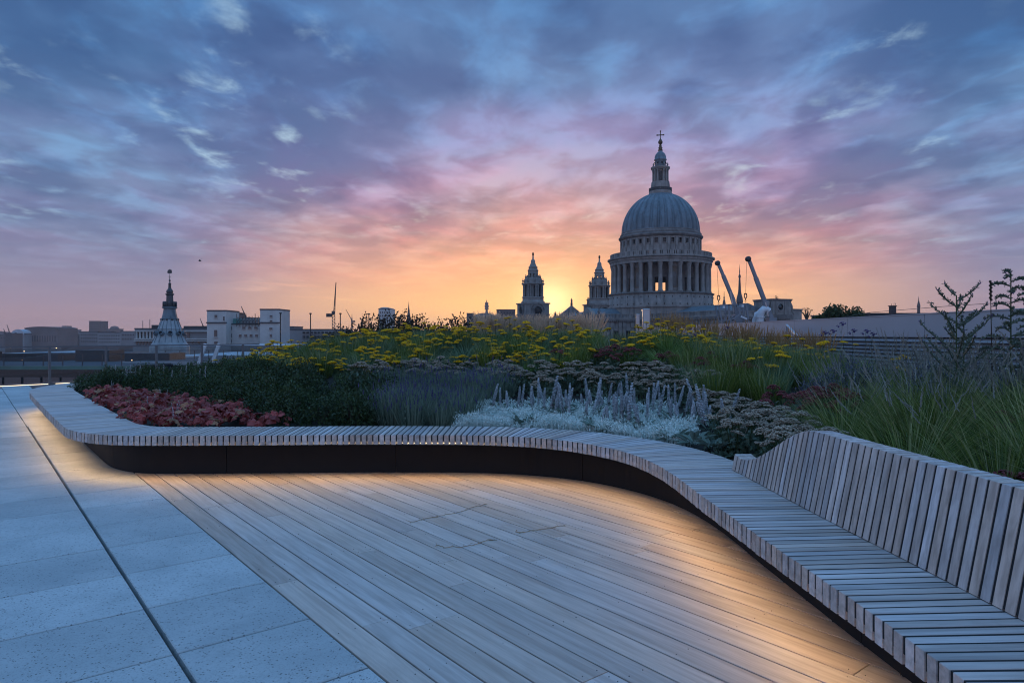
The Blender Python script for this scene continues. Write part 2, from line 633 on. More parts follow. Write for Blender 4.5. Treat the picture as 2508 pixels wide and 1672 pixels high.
    def build(s, name, mats, parent=None, loc=(0, 0, 0), rz=0.0):
        return inst(name, s.mesh(name, mats), parent, loc, (0, 0, rz))


class NB:
    """numpy mesh collector for foliage"""
    def __init__(s):
        s.V, s.Q, s.T, s.n = [], [], [], 0

    def quads(s, V, Q, mi=0):
        s.Q.append((np.asarray(Q) + s.n, mi))
        s.V.append(np.asarray(V, float))
        s.n += len(V)

    def tris(s, V, T, mi=0):
        s.T.append((np.asarray(T) + s.n, mi))
        s.V.append(np.asarray(V, float))
        s.n += len(V)

    def mesh(s, name, mats):
        V = np.concatenate(s.V)
        q = np.concatenate([a for a, _ in s.Q]) if s.Q else np.zeros((0, 4), int)
        t = np.concatenate([a for a, _ in s.T]) if s.T else np.zeros((0, 3), int)
        mi = np.concatenate([np.full(len(a), m) for a, m in s.Q] + [np.full(len(a), m) for a, m in s.T])
        loops = np.concatenate([q.ravel(), t.ravel()]).astype(np.int32)
        tot = np.concatenate([np.full(len(q), 4), np.full(len(t), 3)]).astype(np.int32)
        start = np.concatenate([[0], np.cumsum(tot)[:-1]]).astype(np.int32)
        me = bpy.data.meshes.new(name)
        me.vertices.add(len(V))
        me.vertices.foreach_set('co', V.astype(np.float32).ravel())
        me.loops.add(len(loops))
        me.loops.foreach_set('vertex_index', loops)
        me.polygons.add(len(tot))
        me.polygons.foreach_set('loop_start', start)
        me.polygons.foreach_set('loop_total', tot)
        me.polygons.foreach_set('material_index', mi.astype(np.int32))
        for m in (mats if isinstance(mats, (list, tuple)) else [mats]):
            me.materials.append(M[m] if isinstance(m, str) else m)
        me.update(calc_edges=True)
        return me

    # ---- pieces
    def blades(s, base, az, L, lean, droop, w, k=4, mi=0, r=None):
        """curved tapering strips; base (n,3), the rest scalars or (n,)"""
        r = r or rng
        n = len(base)
        az, L, lean, droop, w = (np.broadcast_to(np.asarray(q, float), (n,)) for q in (az, L, lean, droop, w))
        t = np.linspace(0, 1, k + 1)[None, :]
        h = L[:, None] * (np.sin(lean)[:, None] * t + droop[:, None] * t ** 2)
        z = L[:, None] * (np.cos(lean)[:, None] * t - .55 * droop[:, None] * t ** 2.4)
        dx, dy = np.cos(az)[:, None], np.sin(az)[:, None]
        ta = az + np.pi / 2 + r.normal(0, .5, n)
        sx, sy = np.cos(ta)[:, None], np.sin(ta)[:, None]
        ww = w[:, None] * .5 * (1 - .92 * t ** 1.6)
        C = np.stack([base[:, 0:1] + dx * h, base[:, 1:2] + dy * h, base[:, 2:3] + z], -1)
        S = np.stack([sx * ww, sy * ww, 0 * ww], -1)
        V = np.stack([C - S, C + S], 2).reshape(-1, 3)
        i = np.arange(n)[:, None] * (k + 1) * 2 + np.arange(k)[None, :] * 2
        Q = np.stack([i, i + 1, i + 3, i + 2], -1).reshape(-1, 4)
        s.quads(V, Q, mi)
        return C[:, -1, :]

    def leaves(s, p, l, w, mi=0, up=.4, r=None):
        r = r or rng
        n = len(p)
        l = np.broadcast_to(np.asarray(l, float), (n,))[:, None]
        w = np.broadcast_to(np.asarray(w, float), (n,))[:, None]
        d = r.normal(0, 1, (n, 3))
        d[:, 2] += up
        d /= np.linalg.norm(d, axis=1, keepdims=True)
        e = np.cross(d, r.normal(0, 1, (n, 3)))
        e /= np.linalg.norm(e, axis=1, keepdims=True) + 1e-9
        V = np.stack([p, p + d * l * .5 + e * w * .5, p + d * l, p + d * l * .5 - e * w * .5], 1).reshape(-1, 3)
        Q = np.arange(n)[:, None] * 4 + np.array([[0, 1, 2, 3]])
        s.quads(V, Q, mi)

    def knobs(s, p, rad, mi=0, flat=1.0):
        """small octahedra"""
        n = len(p)
        rad = np.broadcast_to(np.asarray(rad, float), (n,))[:, None, None]
        o = np.array([[1, 0, 0], [0, 1, 0], [-1, 0, 0], [0, -1, 0], [0, 0, flat], [0, 0, -flat]], float)[None]
        V = (p[:, None, :] + o * rad).reshape(-1, 3)
        f = np.array([[0, 1, 4], [1, 2, 4], [2, 3, 4], [3, 0, 4], [1, 0, 5], [2, 1, 5], [3, 2, 5], [0, 3, 5]])
        T = (np.arange(n)[:, None, None] * 6 + f[None]).reshape(-1, 3)
        s.tris(V, T, mi)

    def stalks(s, a, b, w, mi=0):
        """thin crossed strips from a to b"""
        a, b = np.asarray(a, float), np.asarray(b, float)
        n = len(a)
        for ang in (0.4, 0.4 + math.pi / 2):
            e = np.array([math.cos(ang), math.sin(ang), 0]) * w / 2
            V = np.stack([a - e, a + e, b + e * .7, b - e * .7], 1).reshape(-1, 3)
            s.quads(V, np.arange(n)[:, None] * 4 + np.array([[0, 1, 2, 3]]), mi)


def catmull(pts, per=24):
    pts = [Vector(p) for p in pts]
    out = []
    for i in range(len(pts) - 1):
        p0, p1, p2, p3 = pts[max(i - 1, 0)], pts[i], pts[i + 1], pts[min(i + 2, len(pts) - 1)]
        for j in range(per):
            t = j / per
            out.append(.5 * ((2 * p1) + (p2 - p0) * t + (2 * p0 - 5 * p1 + 4 * p2 - p3) * t * t
                             + (3 * p1 - p0 - 3 * p2 + p3) * t ** 3))
    out.append(pts[-1])
    return out


def in_poly(x, y, poly):
    ok = False
    n = len(poly)
    for i in range(n):
        x1, y1 = poly[i][:2]
        x2, y2 = poly[(i + 1) % n][:2]
        if (y1 > y) != (y2 > y) and x < (x2 - x1) * (y - y1) / (y2 - y1) + x1:
            ok = not ok
    return ok


def scatter(poly, spacing, seed=0, jitter=.42):
    """jittered hexagonal points inside a plan polygon"""
    r = random.Random(seed)
    xs = [p[0] for p in poly]
    ys = [p[1] for p in poly]
    out = []
    row = 0
    y = min(ys)
    while y <= max(ys):
        x = min(xs) + (spacing / 2 if row % 2 else 0)
        while x <= max(xs):
            px, py = x + r.uniform(-1, 1) * jitter * spacing, y + r.uniform(-1, 1) * jitter * spacing
            if in_poly(px, py, poly):
                out.append((px, py))
            x += spacing
        y += spacing * .87
        row += 1
    return out


# ------------------------------------------------------------------ terrace: plan frame of the boards
B0 = Vector((-.527, 2.954))
DV = Vector((-.622, .783)).normalized()      # along the boards
NV = Vector((.783, .622)).normalized()       # across, towards the planting
ROT = math.atan2(DV.y, DV.x)


def st(s, t, z=0.0):
    q = B0 + DV * s + NV * t
    return Vector((q.x, q.y, z))


# ground of the city far below, and the terrace building
GZ = -28.0
mb = MB()
mb.add([(-4200, -60, GZ), (3600, -60, GZ), (3600, 5200, GZ), (-4200, 5200, GZ)], [(0, 1, 2, 3)])
tag(mb.build('ground', 'asphalt'), 'dark city ground far below the terrace', kind='structure')
mb = MB()
mb.add([(-1700, 620, GZ + .3), (-160, 620, GZ + .3), (-330, 1150, GZ + .3), (-1900, 1350, GZ + .3)], [(0, 1, 2, 3)])
tag(mb.build('river', 'river'), 'strip of river seen through the glass balustrade', kind='structure')

BAL0 = Vector((-14.8, 19.8))
BALD = Vector((5, 6.2)).normalized()
e0 = BAL0 - BALD * 12
e1 = BAL0 + BALD * 9.8
mb = MB().prism([(e0.x, -7), (46, -7), (46, 62), (6, 62), (3, 31), (e1.x, e1.y), (e0.x, e0.y)], GZ, -.062)
tag(mb.build('terrace_slab', 'slab'), 'concrete roof slab under the terrace', kind='structure')

# --- pavers
pav = empty('terrace_paving', st(0, -1.0, -.06))
tag(pav, 'speckled pale concrete pavers of the terrace floor', kind='structure')
PW, PL = .66, .68
pm_full = MB().slab([(-PL / 2 + .006, -PW / 2 + .004), (PL / 2 - .006, -PW / 2 + .004), (PL / 2 - .006, PW / 2 - .004),
                     (-PL / 2 + .006, PW / 2 - .004)], -.05, 0, .004).mesh('paver', 'paver')
pm_slot = MB().slab([(-PL / 2 + .006, -PW / 2 + .004), (PL / 2 - .006, -PW / 2 + .004), (PL / 2 - .006, PW / 2 - .015),
                     (-PL / 2 + .006, PW / 2 - .015)], -.05, 0, .005).mesh('paver', 'paver')
pr = random.Random(3)
for c in range(5):
    for k in range(-9, 36):
        s0 = .871 + PL * (k + .5)
        t0 = -PW * (c + .5) - .004 * (c > 0)
        q = st(s0, t0)
        if (q.to_2d() - BAL0).dot(Vector((-BALD.y, BALD.x))) > -.45:
            continue
        me = pm_slot if (c == 0 and s0 < 10.9) else pm_full
        # the strip by the deck has its wide joint on its far side
        o = inst('paver', me, pav, (q.x - pav.location.x, q.y - pav.location.y, .06 + pr.uniform(-.0012, .0012)),
                 (pr.uniform(-.0012, .0012), pr.uniform(-.0012, .0012), ROT))
# --- deck boards
deck = empty('timber_deck', st(0, 2, -.06))
tag(deck, 'weathered hardwood deck boards framed by the curving bench', kind='structure')
BW = .1635
dk = MB().prism([st(-6, .0), st(9, .0), st(9, 5.2), st(-6, 5.2)], -.0615, -.056)
dk.build('sub_deck', 'dark_base', deck, -deck.location)
br = random.Random(11)
screw_pts = []
DECK_EDGE = []          # filled after the bench path exists

# ------------------------------------------------------------------ bench
SEAT_Z, SLAT_H, SEAT_W = .47, .10, .68
front_pts = [(1.352, 1.5), (1.348, 2.07), (1.335, 2.45), (1.308, 2.90), (1.262, 3.55), (1.215, 4.4), (1.19, 5.0), (1.145, 5.45),
             (1.055, 5.85), (.92, 6.17), (.72, 6.46), (.46, 6.71), (.14, 6.89), (-.2, 6.99), (-.57, 7.04), (-1.5, 7.05),
             (-2.31, 7.02), (-3.1, 6.99), (-3.6, 6.98), (-3.98, 7.0), (-4.3, 7.09), (-4.6, 7.27), (-4.85, 7.49), (-5.06, 7.73),
             (-5.5, 8.28), (-6.03, 8.95), (-7.45, 10.75), (-8.5, 12.1), (-8.95, 12.75), (-9.25, 13.4), (-9.4, 14.1), (-9.42, 14.9)]
raw = catmull([(x, y, 0) for x, y in front_pts], 16)
cum = [0.0]
for a, b in zip(raw, raw[1:]):
    cum.append(cum[-1] + (b - a).length)
LEN = cum[-1]


def path(s):
    """front edge at arc length s -> (point, unit normal towards the planting)"""
    s = min(max(s, 0), LEN - 1e-6)
    lo, hi = 0, len(cum) - 1
    while hi - lo > 1:
        m = (lo + hi) // 2
        if cum[m] <= s:
            lo = m
        else:
            hi = m
    f = (s - cum[lo]) / (cum[hi] - cum[lo])
    return raw[lo].lerp(raw[hi], f)


def pnorm(s):
    d = path(s + .12) - path(s - .12)
    d.normalize()
    return Vector((d.y, -d.x, 0))


def off(s, w, z=0.0):
    q = path(s) + pnorm(s) * w
    return Vector((q.x, q.y, z))


PITCH, GAP = .0605, .0145
NS = int(LEN / PITCH)
PITCH = LEN / NS
bench = empty('slatted_bench', (0.2, 7.1, 0))
tag(bench, 'long curving slatted timber bench with dark plinth and glowing underside', 'bench')
BL = bench.location.copy()


def slat_object(name, p4, z0, z1, origin, ang, bev, parent):
    """p4: plan corners; the mesh is kept in a frame whose X runs along the slat"""
    ca, sa = math.cos(-ang), math.sin(-ang)
    loc = []
    for p in p4:
        dx, dy = p.x - origin.x, p.y - origin.y
        loc.append((dx * ca - dy * sa, dx * sa + dy * ca))
    area = sum(loc[i][0] * loc[(i + 1) % 4][1] - loc[(i + 1) % 4][0] * loc[i][1] for i in range(4))
    if area < 0:
        loc.reverse()
    me = MB().slab(loc, z0, z1, bev).mesh(name, 'slat')
    return inst(name, me, parent, (origin.x - BL.x, origin.y - BL.y, 0), (0, 0, ang))


sr = random.Random(5)
for i in range(NS):
    s0, s1 = i * PITCH + GAP / 2, (i + 1) * PITCH - GAP / 2
    dz = sr.uniform(-.0012, .0012)
    j = sr.uniform(-.0025, .0025)
    p4 = [off(s0, j), off(s1, j), off(s1, SEAT_W), off(s0, SEAT_W)]
    mid = (p4[0] + p4[1] + p4[2] + p4[3]) / 4
    nn = pnorm((s0 + s1) / 2)
    slat_object('seat_slat', p4, SEAT_Z - SLAT_H + dz, SEAT_Z + dz, mid, math.atan2(nn.y, nn.x), .0022, bench)

# backrest along the near right-hand leg
B_IN, B_TH = .50, .135
s_end = min(range(len(cum)), key=lambda i: abs(raw[i].y - 5.2) + abs(raw[i].x - 1.2))
S_BACK = cum[s_end]
nb = int(S_BACK / PITCH)
for i in range(nb):
    s0, s1 = i * PITCH + GAP / 2, (i + 1) * PITCH - GAP / 2
    d = S_BACK - (s0 + s1) / 2                       # distance from the low end

    def hgt(q):
        t = min(max((S_BACK - q - .12) / 1.02, 0), 1)
        return .105 + .345 * (t * t * (3 - 2 * t)) + (.02 * (1 - (S_BACK - q) / .12) if S_BACK - q < .12 else 0)
    h0, ha, hb = hgt((s0 + s1) / 2), hgt(s0), hgt(s1)
    lean = .20 * h0
    p = [off(s0, B_IN), off(s1, B_IN), off(s1, B_IN + B_TH), off(s0, B_IN + B_TH)]
    q = [off(s0, B_IN + lean), off(s1, B_IN + lean), off(s1, B_IN + B_TH + lean * .75), off(s0, B_IN + B_TH + lean * .75)]
    # local frame: X up the slat, so that the grain runs upwards
    org = (p[0] + p[1] + p[2] + p[3]) / 4 + Vector((0, 0, SEAT_Z + .004))
    nn = pnorm((s0 + s1) / 2)
    td = Vector((-nn.y, nn.x, 0))
    rot = Matrix((Vector((0, 0, 1)), td, -nn * 1.0)).transposed()   # columns: local X=up, Y=along, Z=-n
    if rot.determinant() < 0:
        rot = Matrix((Vector((0, 0, 1)), -td, -nn)).transposed()
    inv = rot.inverted()
    vs = []
    bv = .0022
    tops = (ha, hb, hb, ha)
    for a in p:
        vs.append(inv @ (Vector((a.x, a.y, SEAT_Z + .004)) - org))
    for a, hh_ in zip(q, tops):
        vs.append(inv @ (Vector((a.x, a.y, SEAT_Z + hh_ - bv)) - org))
    cq = (q[0] + q[1] + q[2] + q[3]) / 4
    for a, hh_ in zip(q, tops):
        b = a + (cq - a).normalized() * bv * 1.3
        vs.append(inv @ (Vector((b.x, b.y, SEAT_Z + hh_)) - org))
    fs = [(3, 2, 1, 0), (8, 9, 10, 11)]
    for a in range(4):
        b = (a + 1) % 4
        fs += [(a, b, 4 + b, 4 + a), (4 + a, 4 + b, 8 + b, 8 + a)]
    me = MB().add(vs, fs).mesh('backrest_slat', 'slat')
    o = inst('backrest_slat', me, bench, org - BL)
    o.rotation_euler = rot.to_euler()

# near-black strips standing in for the shade in the joints between the slats
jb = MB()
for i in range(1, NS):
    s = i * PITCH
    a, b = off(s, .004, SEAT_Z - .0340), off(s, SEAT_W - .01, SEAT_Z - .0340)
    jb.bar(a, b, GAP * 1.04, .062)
jo = jb.build('seat_shade_strips', 'joint_shade', bench, -BL)
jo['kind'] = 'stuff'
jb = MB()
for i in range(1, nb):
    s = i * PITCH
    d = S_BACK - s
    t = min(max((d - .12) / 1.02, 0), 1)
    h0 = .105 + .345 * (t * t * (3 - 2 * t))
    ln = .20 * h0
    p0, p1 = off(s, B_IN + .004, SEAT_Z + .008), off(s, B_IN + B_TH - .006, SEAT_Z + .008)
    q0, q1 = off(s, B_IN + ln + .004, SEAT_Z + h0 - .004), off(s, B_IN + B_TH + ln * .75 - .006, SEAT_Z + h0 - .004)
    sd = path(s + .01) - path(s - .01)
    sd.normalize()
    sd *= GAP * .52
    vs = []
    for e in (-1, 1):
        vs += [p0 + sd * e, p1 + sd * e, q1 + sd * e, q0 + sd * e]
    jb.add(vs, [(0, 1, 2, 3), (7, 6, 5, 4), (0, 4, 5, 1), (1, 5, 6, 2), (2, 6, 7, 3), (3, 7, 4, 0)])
jo = jb.build('backrest_shade_strips', 'joint_shade', bench, -BL)
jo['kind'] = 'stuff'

# plinth panels
OVER = .42
npan = 11
for k in range(npan):
    a, b = LEN * k / npan + .003, LEN * (k + 1) / npan - .003
    n = 26
    mbp = MB()
    vs = []
    for i in range(n + 1):
        s = a + (b - a) * i / n
        f, g2 = off(s, OVER), off(s, OVER + .03)
        vs += [(f.x, f.y, -.03), (f.x, f.y, SEAT_Z - SLAT_H - .004), (g2.x, g2.y, SEAT_Z - SLAT_H - .004), (g2.x, g2.y, -.03)]
    fs = []
    for i in range(n):
        for j in range(4):
            j2 = (j + 1) % 4
            fs.append((4 * i + j, 4 * i + j2, 4 * i + 4 + j2, 4 * i + 4 + j))
    fs += [(3, 2, 1, 0), (4 * n, 4 * n + 1, 4 * n + 2, 4 * n + 3)]
    mbp.add(vs, fs, 0, False)
    mbp.build('plinth_panel', 'plinth', bench, -BL)

# led profile under the slats with its lamps
LED_IN, LED_Z = .165, SEAT_Z - SLAT_H - .0115
vs, fs = [], []
n = 300
for i in range(n + 1):
    s = LEN * i / n
    f, g2 = off(s, LED_IN + .012), off(s, LED_IN + .03)
    vs += [(f.x, f.y, LED_Z - .006), (f.x, f.y, LED_Z + .008), (g2.x, g2.y, LED_Z + .008), (g2.x, g2.y, LED_Z - .006)]
for i in range(n):
    for j in range(4):
        j2 = (j + 1) % 4
        fs.append((4 * i + j, 4 * i + j2, 4 * i + 4 + j2, 4 * i + 4 + j))
MB().add(vs, fs).build('led_profile', 'alu', bench, -BL)
# dark steel carrier plate closing the seat joints from below
def strip(name, s0, s1, n, quad, mat):
    vs, fs = [], []
    for i in range(n + 1):
        s = s0 + (s1 - s0) * i / n
        vs += [tuple(q) for q in quad(s)]
    for i in range(n):
        for j in range(4):
            j2 = (j + 1) % 4
            fs.append((4 * i + j, 4 * i + j2, 4 * i + 4 + j2, 4 * i + 4 + j))
    fs += [(3, 2, 1, 0), tuple(4 * n + k for k in range(4))]
    return MB().add(vs, fs).build(name, mat, bench, -BL)


ZP = SEAT_Z - SLAT_H - .003
strip('carrier_plate', .01, LEN - .01, 300, lambda s: (off(s, .197, ZP - .006), off(s, .197, ZP), off(s, SEAT_W - .02, ZP), off(s, SEAT_W - .02, ZP - .006)), 'plinth')


def back_h(d):
    t = min(max((d - .12) / 1.02, 0), 1)
    return .105 + .345 * (t * t * (3 - 2 * t))


def back_quad(s):
    h = back_h(S_BACK - s)
    a = B_IN + B_TH + .004
    ln = .20 * h * .75
    return (off(s, a, SEAT_Z + .003), off(s, a + ln * .9, SEAT_Z + h - .03), off(s, a + ln * .9 + .008, SEAT_Z + h - .03), off(s, a + .008, SEAT_Z + .003))


strip('added_backrest_backing', .01, S_BACK - .05, 60, back_quad, 'plinth')  # dark backing added behind the slats to make the backrest gaps read dark
strip('led_tape', .01, LEN - .01, 300, lambda s: (off(s, LED_IN + .0085, LED_Z - .004), off(s, LED_IN + .0085, LED_Z + .004), off(s, LED_IN + .0115, LED_Z + .004), off(s, LED_IN + .0115, LED_Z - .004)), 'led_tape')
LED_STEP = .34
LED_POWER = 0.60
nl = int(LEN / LED_STEP)
for i in range(nl):
    s = LEN * (i + .5) / nl
    q = off(s, LED_IN, LED_Z)
    nn = pnorm(s)
    ld = bpy.data.lights.new('led_lamp', 'AREA')
    ld.shape = 'RECTANGLE'
    ld.size = LEN / nl * .96
    ld.size_y = .012
    ld.energy = LED_POWER
    ld.color = (1.0, .60, .24)
    ld.spread = R(120)
    lo = bpy.data.objects.new('led_lamp', ld)
    link(lo, bench)
    d = (-nn * .46 + Vector((0, 0, -1.05))).normalized()
    zax = -d
    xax = Vector((-nn.y, nn.x, 0))
    yax = zax.cross(xax)
    lo.matrix_local = Matrix.Translation(q - BL) @ Matrix((xax, yax, zax)).transposed().to_4x4()

# ------------------------------------------------------------------ deck boards (as far as the plinth)
NSAMP = 260
bound = [off(LEN * i / NSAMP, OVER + .25) for i in range(NSAMP + 1)]
bed_front = [off(LEN * i / NSAMP, SEAT_W - .04) for i in range(NSAMP + 1)]
BED = [(p.x, p.y) for p in bed_front] + [(-9.0, 15.6), (-6.8, 17.2), (-4.6, 18.6), (0, 19.6), (7.55, 19.6), (7.55, 1.5)]
DEEP = [(p.x, p.y) for p in bound] + BED[len(bed_front):]

for row in range(30):
    t0, t1 = row * BW + .0048, (row + 1) * BW - .0048
    s = -5.6 + br.uniform(0, 2.4)
    cuts = [-5.6]
    while s < 7.6:
        cuts.append(s)
        s += br.uniform(2.1, 3.3)
    cuts.append(7.6)
    for a, b in zip(cuts, cuts[1:]):
        # trim to the part that is not buried inside the planter
        step = .08
        k = int((b - a) / step)
        vis = [a + step * i for i in range(k + 1) if not in_poly(*st(a + step * i, (t0 + t1) / 2).xy, DEEP)]
        if not vis:
            continue
        a2, b2 = max(a, vis[0] - .04), min(b, vis[-1] + .08)
        if b2 - a2 < .15:
            continue
        a2, b2 = a2 + .002, b2 - .002
        q = st((a2 + b2) / 2, (t0 + t1) / 2)
        hl, hw = (b2 - a2) / 2, (t1 - t0) / 2
        me = MB().slab([(-hl, -hw), (hl, -hw), (hl, hw), (-hl, hw)], -.05, 0, .002).mesh('deck_board', 'deck')
        inst('deck_board', me, deck, (q.x - deck.location.x, q.y - deck.location.y, .06 + br.uniform(-.0008, .0008)), (0, 0, ROT))
        x = math.ceil((a2 + .03) / .6) * .6
        xs = [a2 + .035, b2 - .035]
        while x < b2 - .06:
            xs.append(x)
            x += .6
        for x in xs:
            for tt in (t0 + .032, t1 - .032):
                if br.random() < .3:
                    continue
                screw_pts.append(st(x, tt, .0012))
sb = MB()
for p in screw_pts:
    sb.lathe([(.0, .0006), (.0028, .0004), (.0032, -.003)], 6, p, 0, 0, False)
tag(sb.build('screw_heads', 'dark_steel', deck, -deck.location), kind='stuff')

# dried vine stems lying across the boards
def twig(name, pts, label, parent=None):
    mbt = MB()
    mbt.tube([st(a, b, .004 + .002 * math.sin(i * 2.1)) for i, (a, b) in enumerate(pts)], [.0022] * len(pts), 5)
    for i in range(1, len(pts) - 1):
        a, b = pts[i]
        if i % 2:
            mbt.tube([st(a, b, .008), st(a + br.uniform(-.05, .05), b + br.uniform(-.03, .03), .01)], .0014, 4)
    o = mbt.build(name, 'twig')
    return tag(o, label, 'twig', 'dry twigs on the deck')


def st_of(u, v):
    Y = F * CAM_Z / (v - 819)
    q = Vector(((u - 1254) / F * Y, Y)) - B0
    return (q.dot(DV), q.dot(NV))


M['twig'] = plain('dry straw twig', (.36, .26, .16), .9)
def vine(pix, seed):
    r = random.Random(seed)
    out = []
    for (u0, v0), (u1, v1) in zip(pix, pix[1:]):
        for i in range(5):
            f = i / 5
            a, b = st_of(u0 + (u1 - u0) * f, v0 + (v1 - v0) * f)
            out.append((a + r.uniform(-.02, .02), b + r.uniform(-.02, .02)))
    return out
twig('dry_twig', vine([(1000, 1281), (1040, 1272), (1085, 1262), (1130, 1252), (1170, 1240), (1200, 1234)], 1),
     'dry straw coloured twig across the boards, farthest of the three')
twig('dry_twig', vine([(1066, 1333), (1090, 1341), (1130, 1339), (1165, 1333), (1195, 1325), (1222, 1322)], 2),
     'dry straw coloured twig nearest the camera, left of the three')
twig('dry_twig', vine([(1262, 1298), (1275, 1307), (1300, 1300), (1340, 1296), (1365, 1290), (1385, 1286)], 3),
     'dry straw coloured twig with a loop at its end, right of the three')

# ------------------------------------------------------------------ planting bed
BF = np.array([(p.x, p.y) for p in bed_front])


def sstep(a, b, x):
    t = np.clip((x - a) / (b - a), 0, 1)
    return t * t * (3 - 2 * t)


def soil_z(x, y):
    x, y = np.asarray(x, float), np.asarray(y, float)
    D = np.sqrt(((x[..., None] - BF[:, 0]) ** 2 + (y[..., None] - BF[:, 1]) ** 2).min(-1))
    rise = .80 * sstep(.3, 6.4, D) * (.25 + .75 * sstep(-8.0, -4.2, x))
    rise *= 1 - .50 * sstep(2.6, 5.6, x) * sstep(2.0, 7.0, 20 - y)
    rise *= 1 - .9 * sstep(17.4, 19.4, y + .12 * np.abs(x + 1))
    return .395 + rise


gx = np.arange(-9.8, 7.8, .16)
gy = np.arange(1.4, 19.8, .16)
GX, GY = np.meshgrid(gx, gy, indexing='ij')
GZs = soil_z(GX, GY) + rng.normal(0, .008, GX.shape)
bed_poly = DEEP
ins = np.array([[in_poly(x, y, bed_poly) for y in gy] for x in gx])
idx = -np.ones(GX.shape, int)
idx[ins] = np.arange(ins.sum())
V = np.stack([GX[ins], GY[ins], GZs[ins]], 1)
q = ins[:-1, :-1] & ins[1:, :-1] & ins[1:, 1:] & ins[:-1, 1:]
Q = np.stack([idx[:-1, :-1][q], idx[1:, :-1][q], idx[1:, 1:][q], idx[:-1, 1:][q]], 1)
nbm = NB()
nbm.quads(V, Q)
bed = inst('planting_soil', nbm.mesh('planting_soil', 'soil'))
tag(bed, 'dark mounded soil of the roof garden bed', kind='structure')


def sz(x, y):
    return float(soil_z(np.array([x]), np.array([y]))[0])


# pale coping behind the bed
cop = catmull([(-9.0, 15.75, 0), (-6.9, 17.35, 0), (-4.7, 18.85, 0), (0, 19.9, 0), (7.5, 19.9, 0)], 10)
vs, fs = [], []
for i, p in enumerate(cop):
    d = (cop[min(i + 1, len(cop) - 1)] - cop[max(i - 1, 0)]).normalized()
    nn = Vector((-d.y, d.x, 0))
    zt = .62 + .62 * float(sstep(-7.2, -4.4, p.x))
    a, b = p, p + nn * .28
    vs += [(a.x, a.y, -.06), (a.x, a.y, zt), (b.x, b.y, zt), (b.x, b.y, -.06)]
for i in range(len(cop) - 1):
    for j in range(4):
        j2 = (j + 1) % 4
        fs.append((4 * i + j, 4 * i + j2, 4 * i + 4 + j2, 4 * i + 4 + j))
fs += [(0, 1, 2, 3), tuple(4 * (len(cop) - 1) + k for k in (3, 2, 1, 0))]
tag(MB().add(vs, fs).build('planter_wall', 'white_panel'), 'low pale wall edging the far side of the flower bed', 'wall')

# ------------------------------------------------------------------ glass balustrade
M['post_steel'] = plain('dull bronze steel', (.16, .155, .16), .5, .3, .1)
bal = empty('glass_balustrade', (BAL0.x, BAL0.y, -.06))
tag(bal, 'clear glass balustrade with steel posts and slim top rail at the terrace edge', 'balustrade')
b3 = Vector((BALD.x, BALD.y, 0))
o3 = Vector((BAL0.x, BAL0.y, 0))
lb = bal.location
T0, T1 = -3.4, 8.2
RAILZ = 1.13
MB().bar(o3 + b3 * T0 + Vector((0, 0, RAILZ)), o3 + b3 * T1 + Vector((0, 0, RAILZ)), .05, .04).build('top_rail', 'post_steel', bal, -lb)
MB().bar(o3 + b3 * T0 + Vector((0, 0, -.0)), o3 + b3 * T1 + Vector((0, 0, -.0)), .10, .10).build('base_channel', 'post_steel', bal, -lb)
ang = math.atan2(BALD.y, BALD.x)
pp = [1.26 + 1.57 * k for k in range(-2, 5)]
for t in pp:
    q = o3 + b3 * t
    MB().box((0, 0, .56), (.05, .09, 1.10)).build('post', 'post_steel', bal, q - lb, ang)
for a, b in zip([T0] + pp, pp + [T1]):
    q = o3 + b3 * (a + b) / 2
    MB().box((0, 0, .58), (b - a - .07, .014, 1.0)).build('glass_pane', 'glass', bal, q - lb, ang)
nrm = Vector((BALD.y, -BALD.x, 0))
for t_a, t_b, lab in ((-3.2, 1.18, 'long glowing floor light strip at the foot of the glass balustrade, left of the post'),
                      (1.36, 2.0, 'short glowing floor light strip at the foot of the glass balustrade, right of the post')):
    c = o3 + b3 * (t_a + t_b) / 2 + nrm * .16
    r = empty('floor_light', (c.x, c.y, -.06), ang)
    MB().box((0, 0, .035), (t_b - t_a, .07, .07)).build('housing', 'alu', r)
    MB().box((0, 0, .0755), (t_b - t_a - .02, .03, .009)).build('diffuser', 'led', r)
    tag(r, lab, 'floor light', 'floor lights under the balustrade')

# ------------------------------------------------------------------ side wall with louvres
wall = empty('louvred_wall', (7.85, 20, 0))
tag(wall, 'long pale metal parapet wall with grey louvres below, right of the garden', 'wall')
wl = wall.location
Y0, Y1 = 4.0, 43.0
for k in range(13):
    a, b = Y0 + 3 * k + .008, Y0 + 3 * (k + 1) - .008
    MB().box((0, (a + b) / 2, 1.665), (.06, b - a, .43)).build('panel', 'white_panel', wall, (7.85 - wl.x, -wl.y, 0))
MB().box((.06, (Y0 + Y1) / 2, .91), (.03, Y1 - Y0, 1.9)).build('backing', 'dark_base', wall, (7.85 - wl.x, -wl.y, 0))
MB().box((.09, (Y0 + Y1) / 2, 1.893), (.26, Y1 - Y0, .02)).build('cap', 'white_panel', wall, (7.85 - wl.x, -wl.y, 0))
lm = MB()
for xx, zz in ((-.055, -.022), (-.050, -.035), (.035, .022), (.03, .035)):
    lm.v += [(xx, Y0, zz), (xx, Y1, zz)]
lm.f = [(0, 1, 3, 2), (2, 3, 7, 6), (6, 7, 5, 4), (4, 5, 1, 0), (0, 2, 6, 4), (1, 5, 7, 3)]
lm.m = [0] * 6
lm.sm = [False] * 6
lme = lm.mesh('louvre_blade', 'louvre')
for k in range(13):
    inst('louvre_blade', lme, wall, (7.85 - wl.x, -wl.y, 1.39 - k * .082))

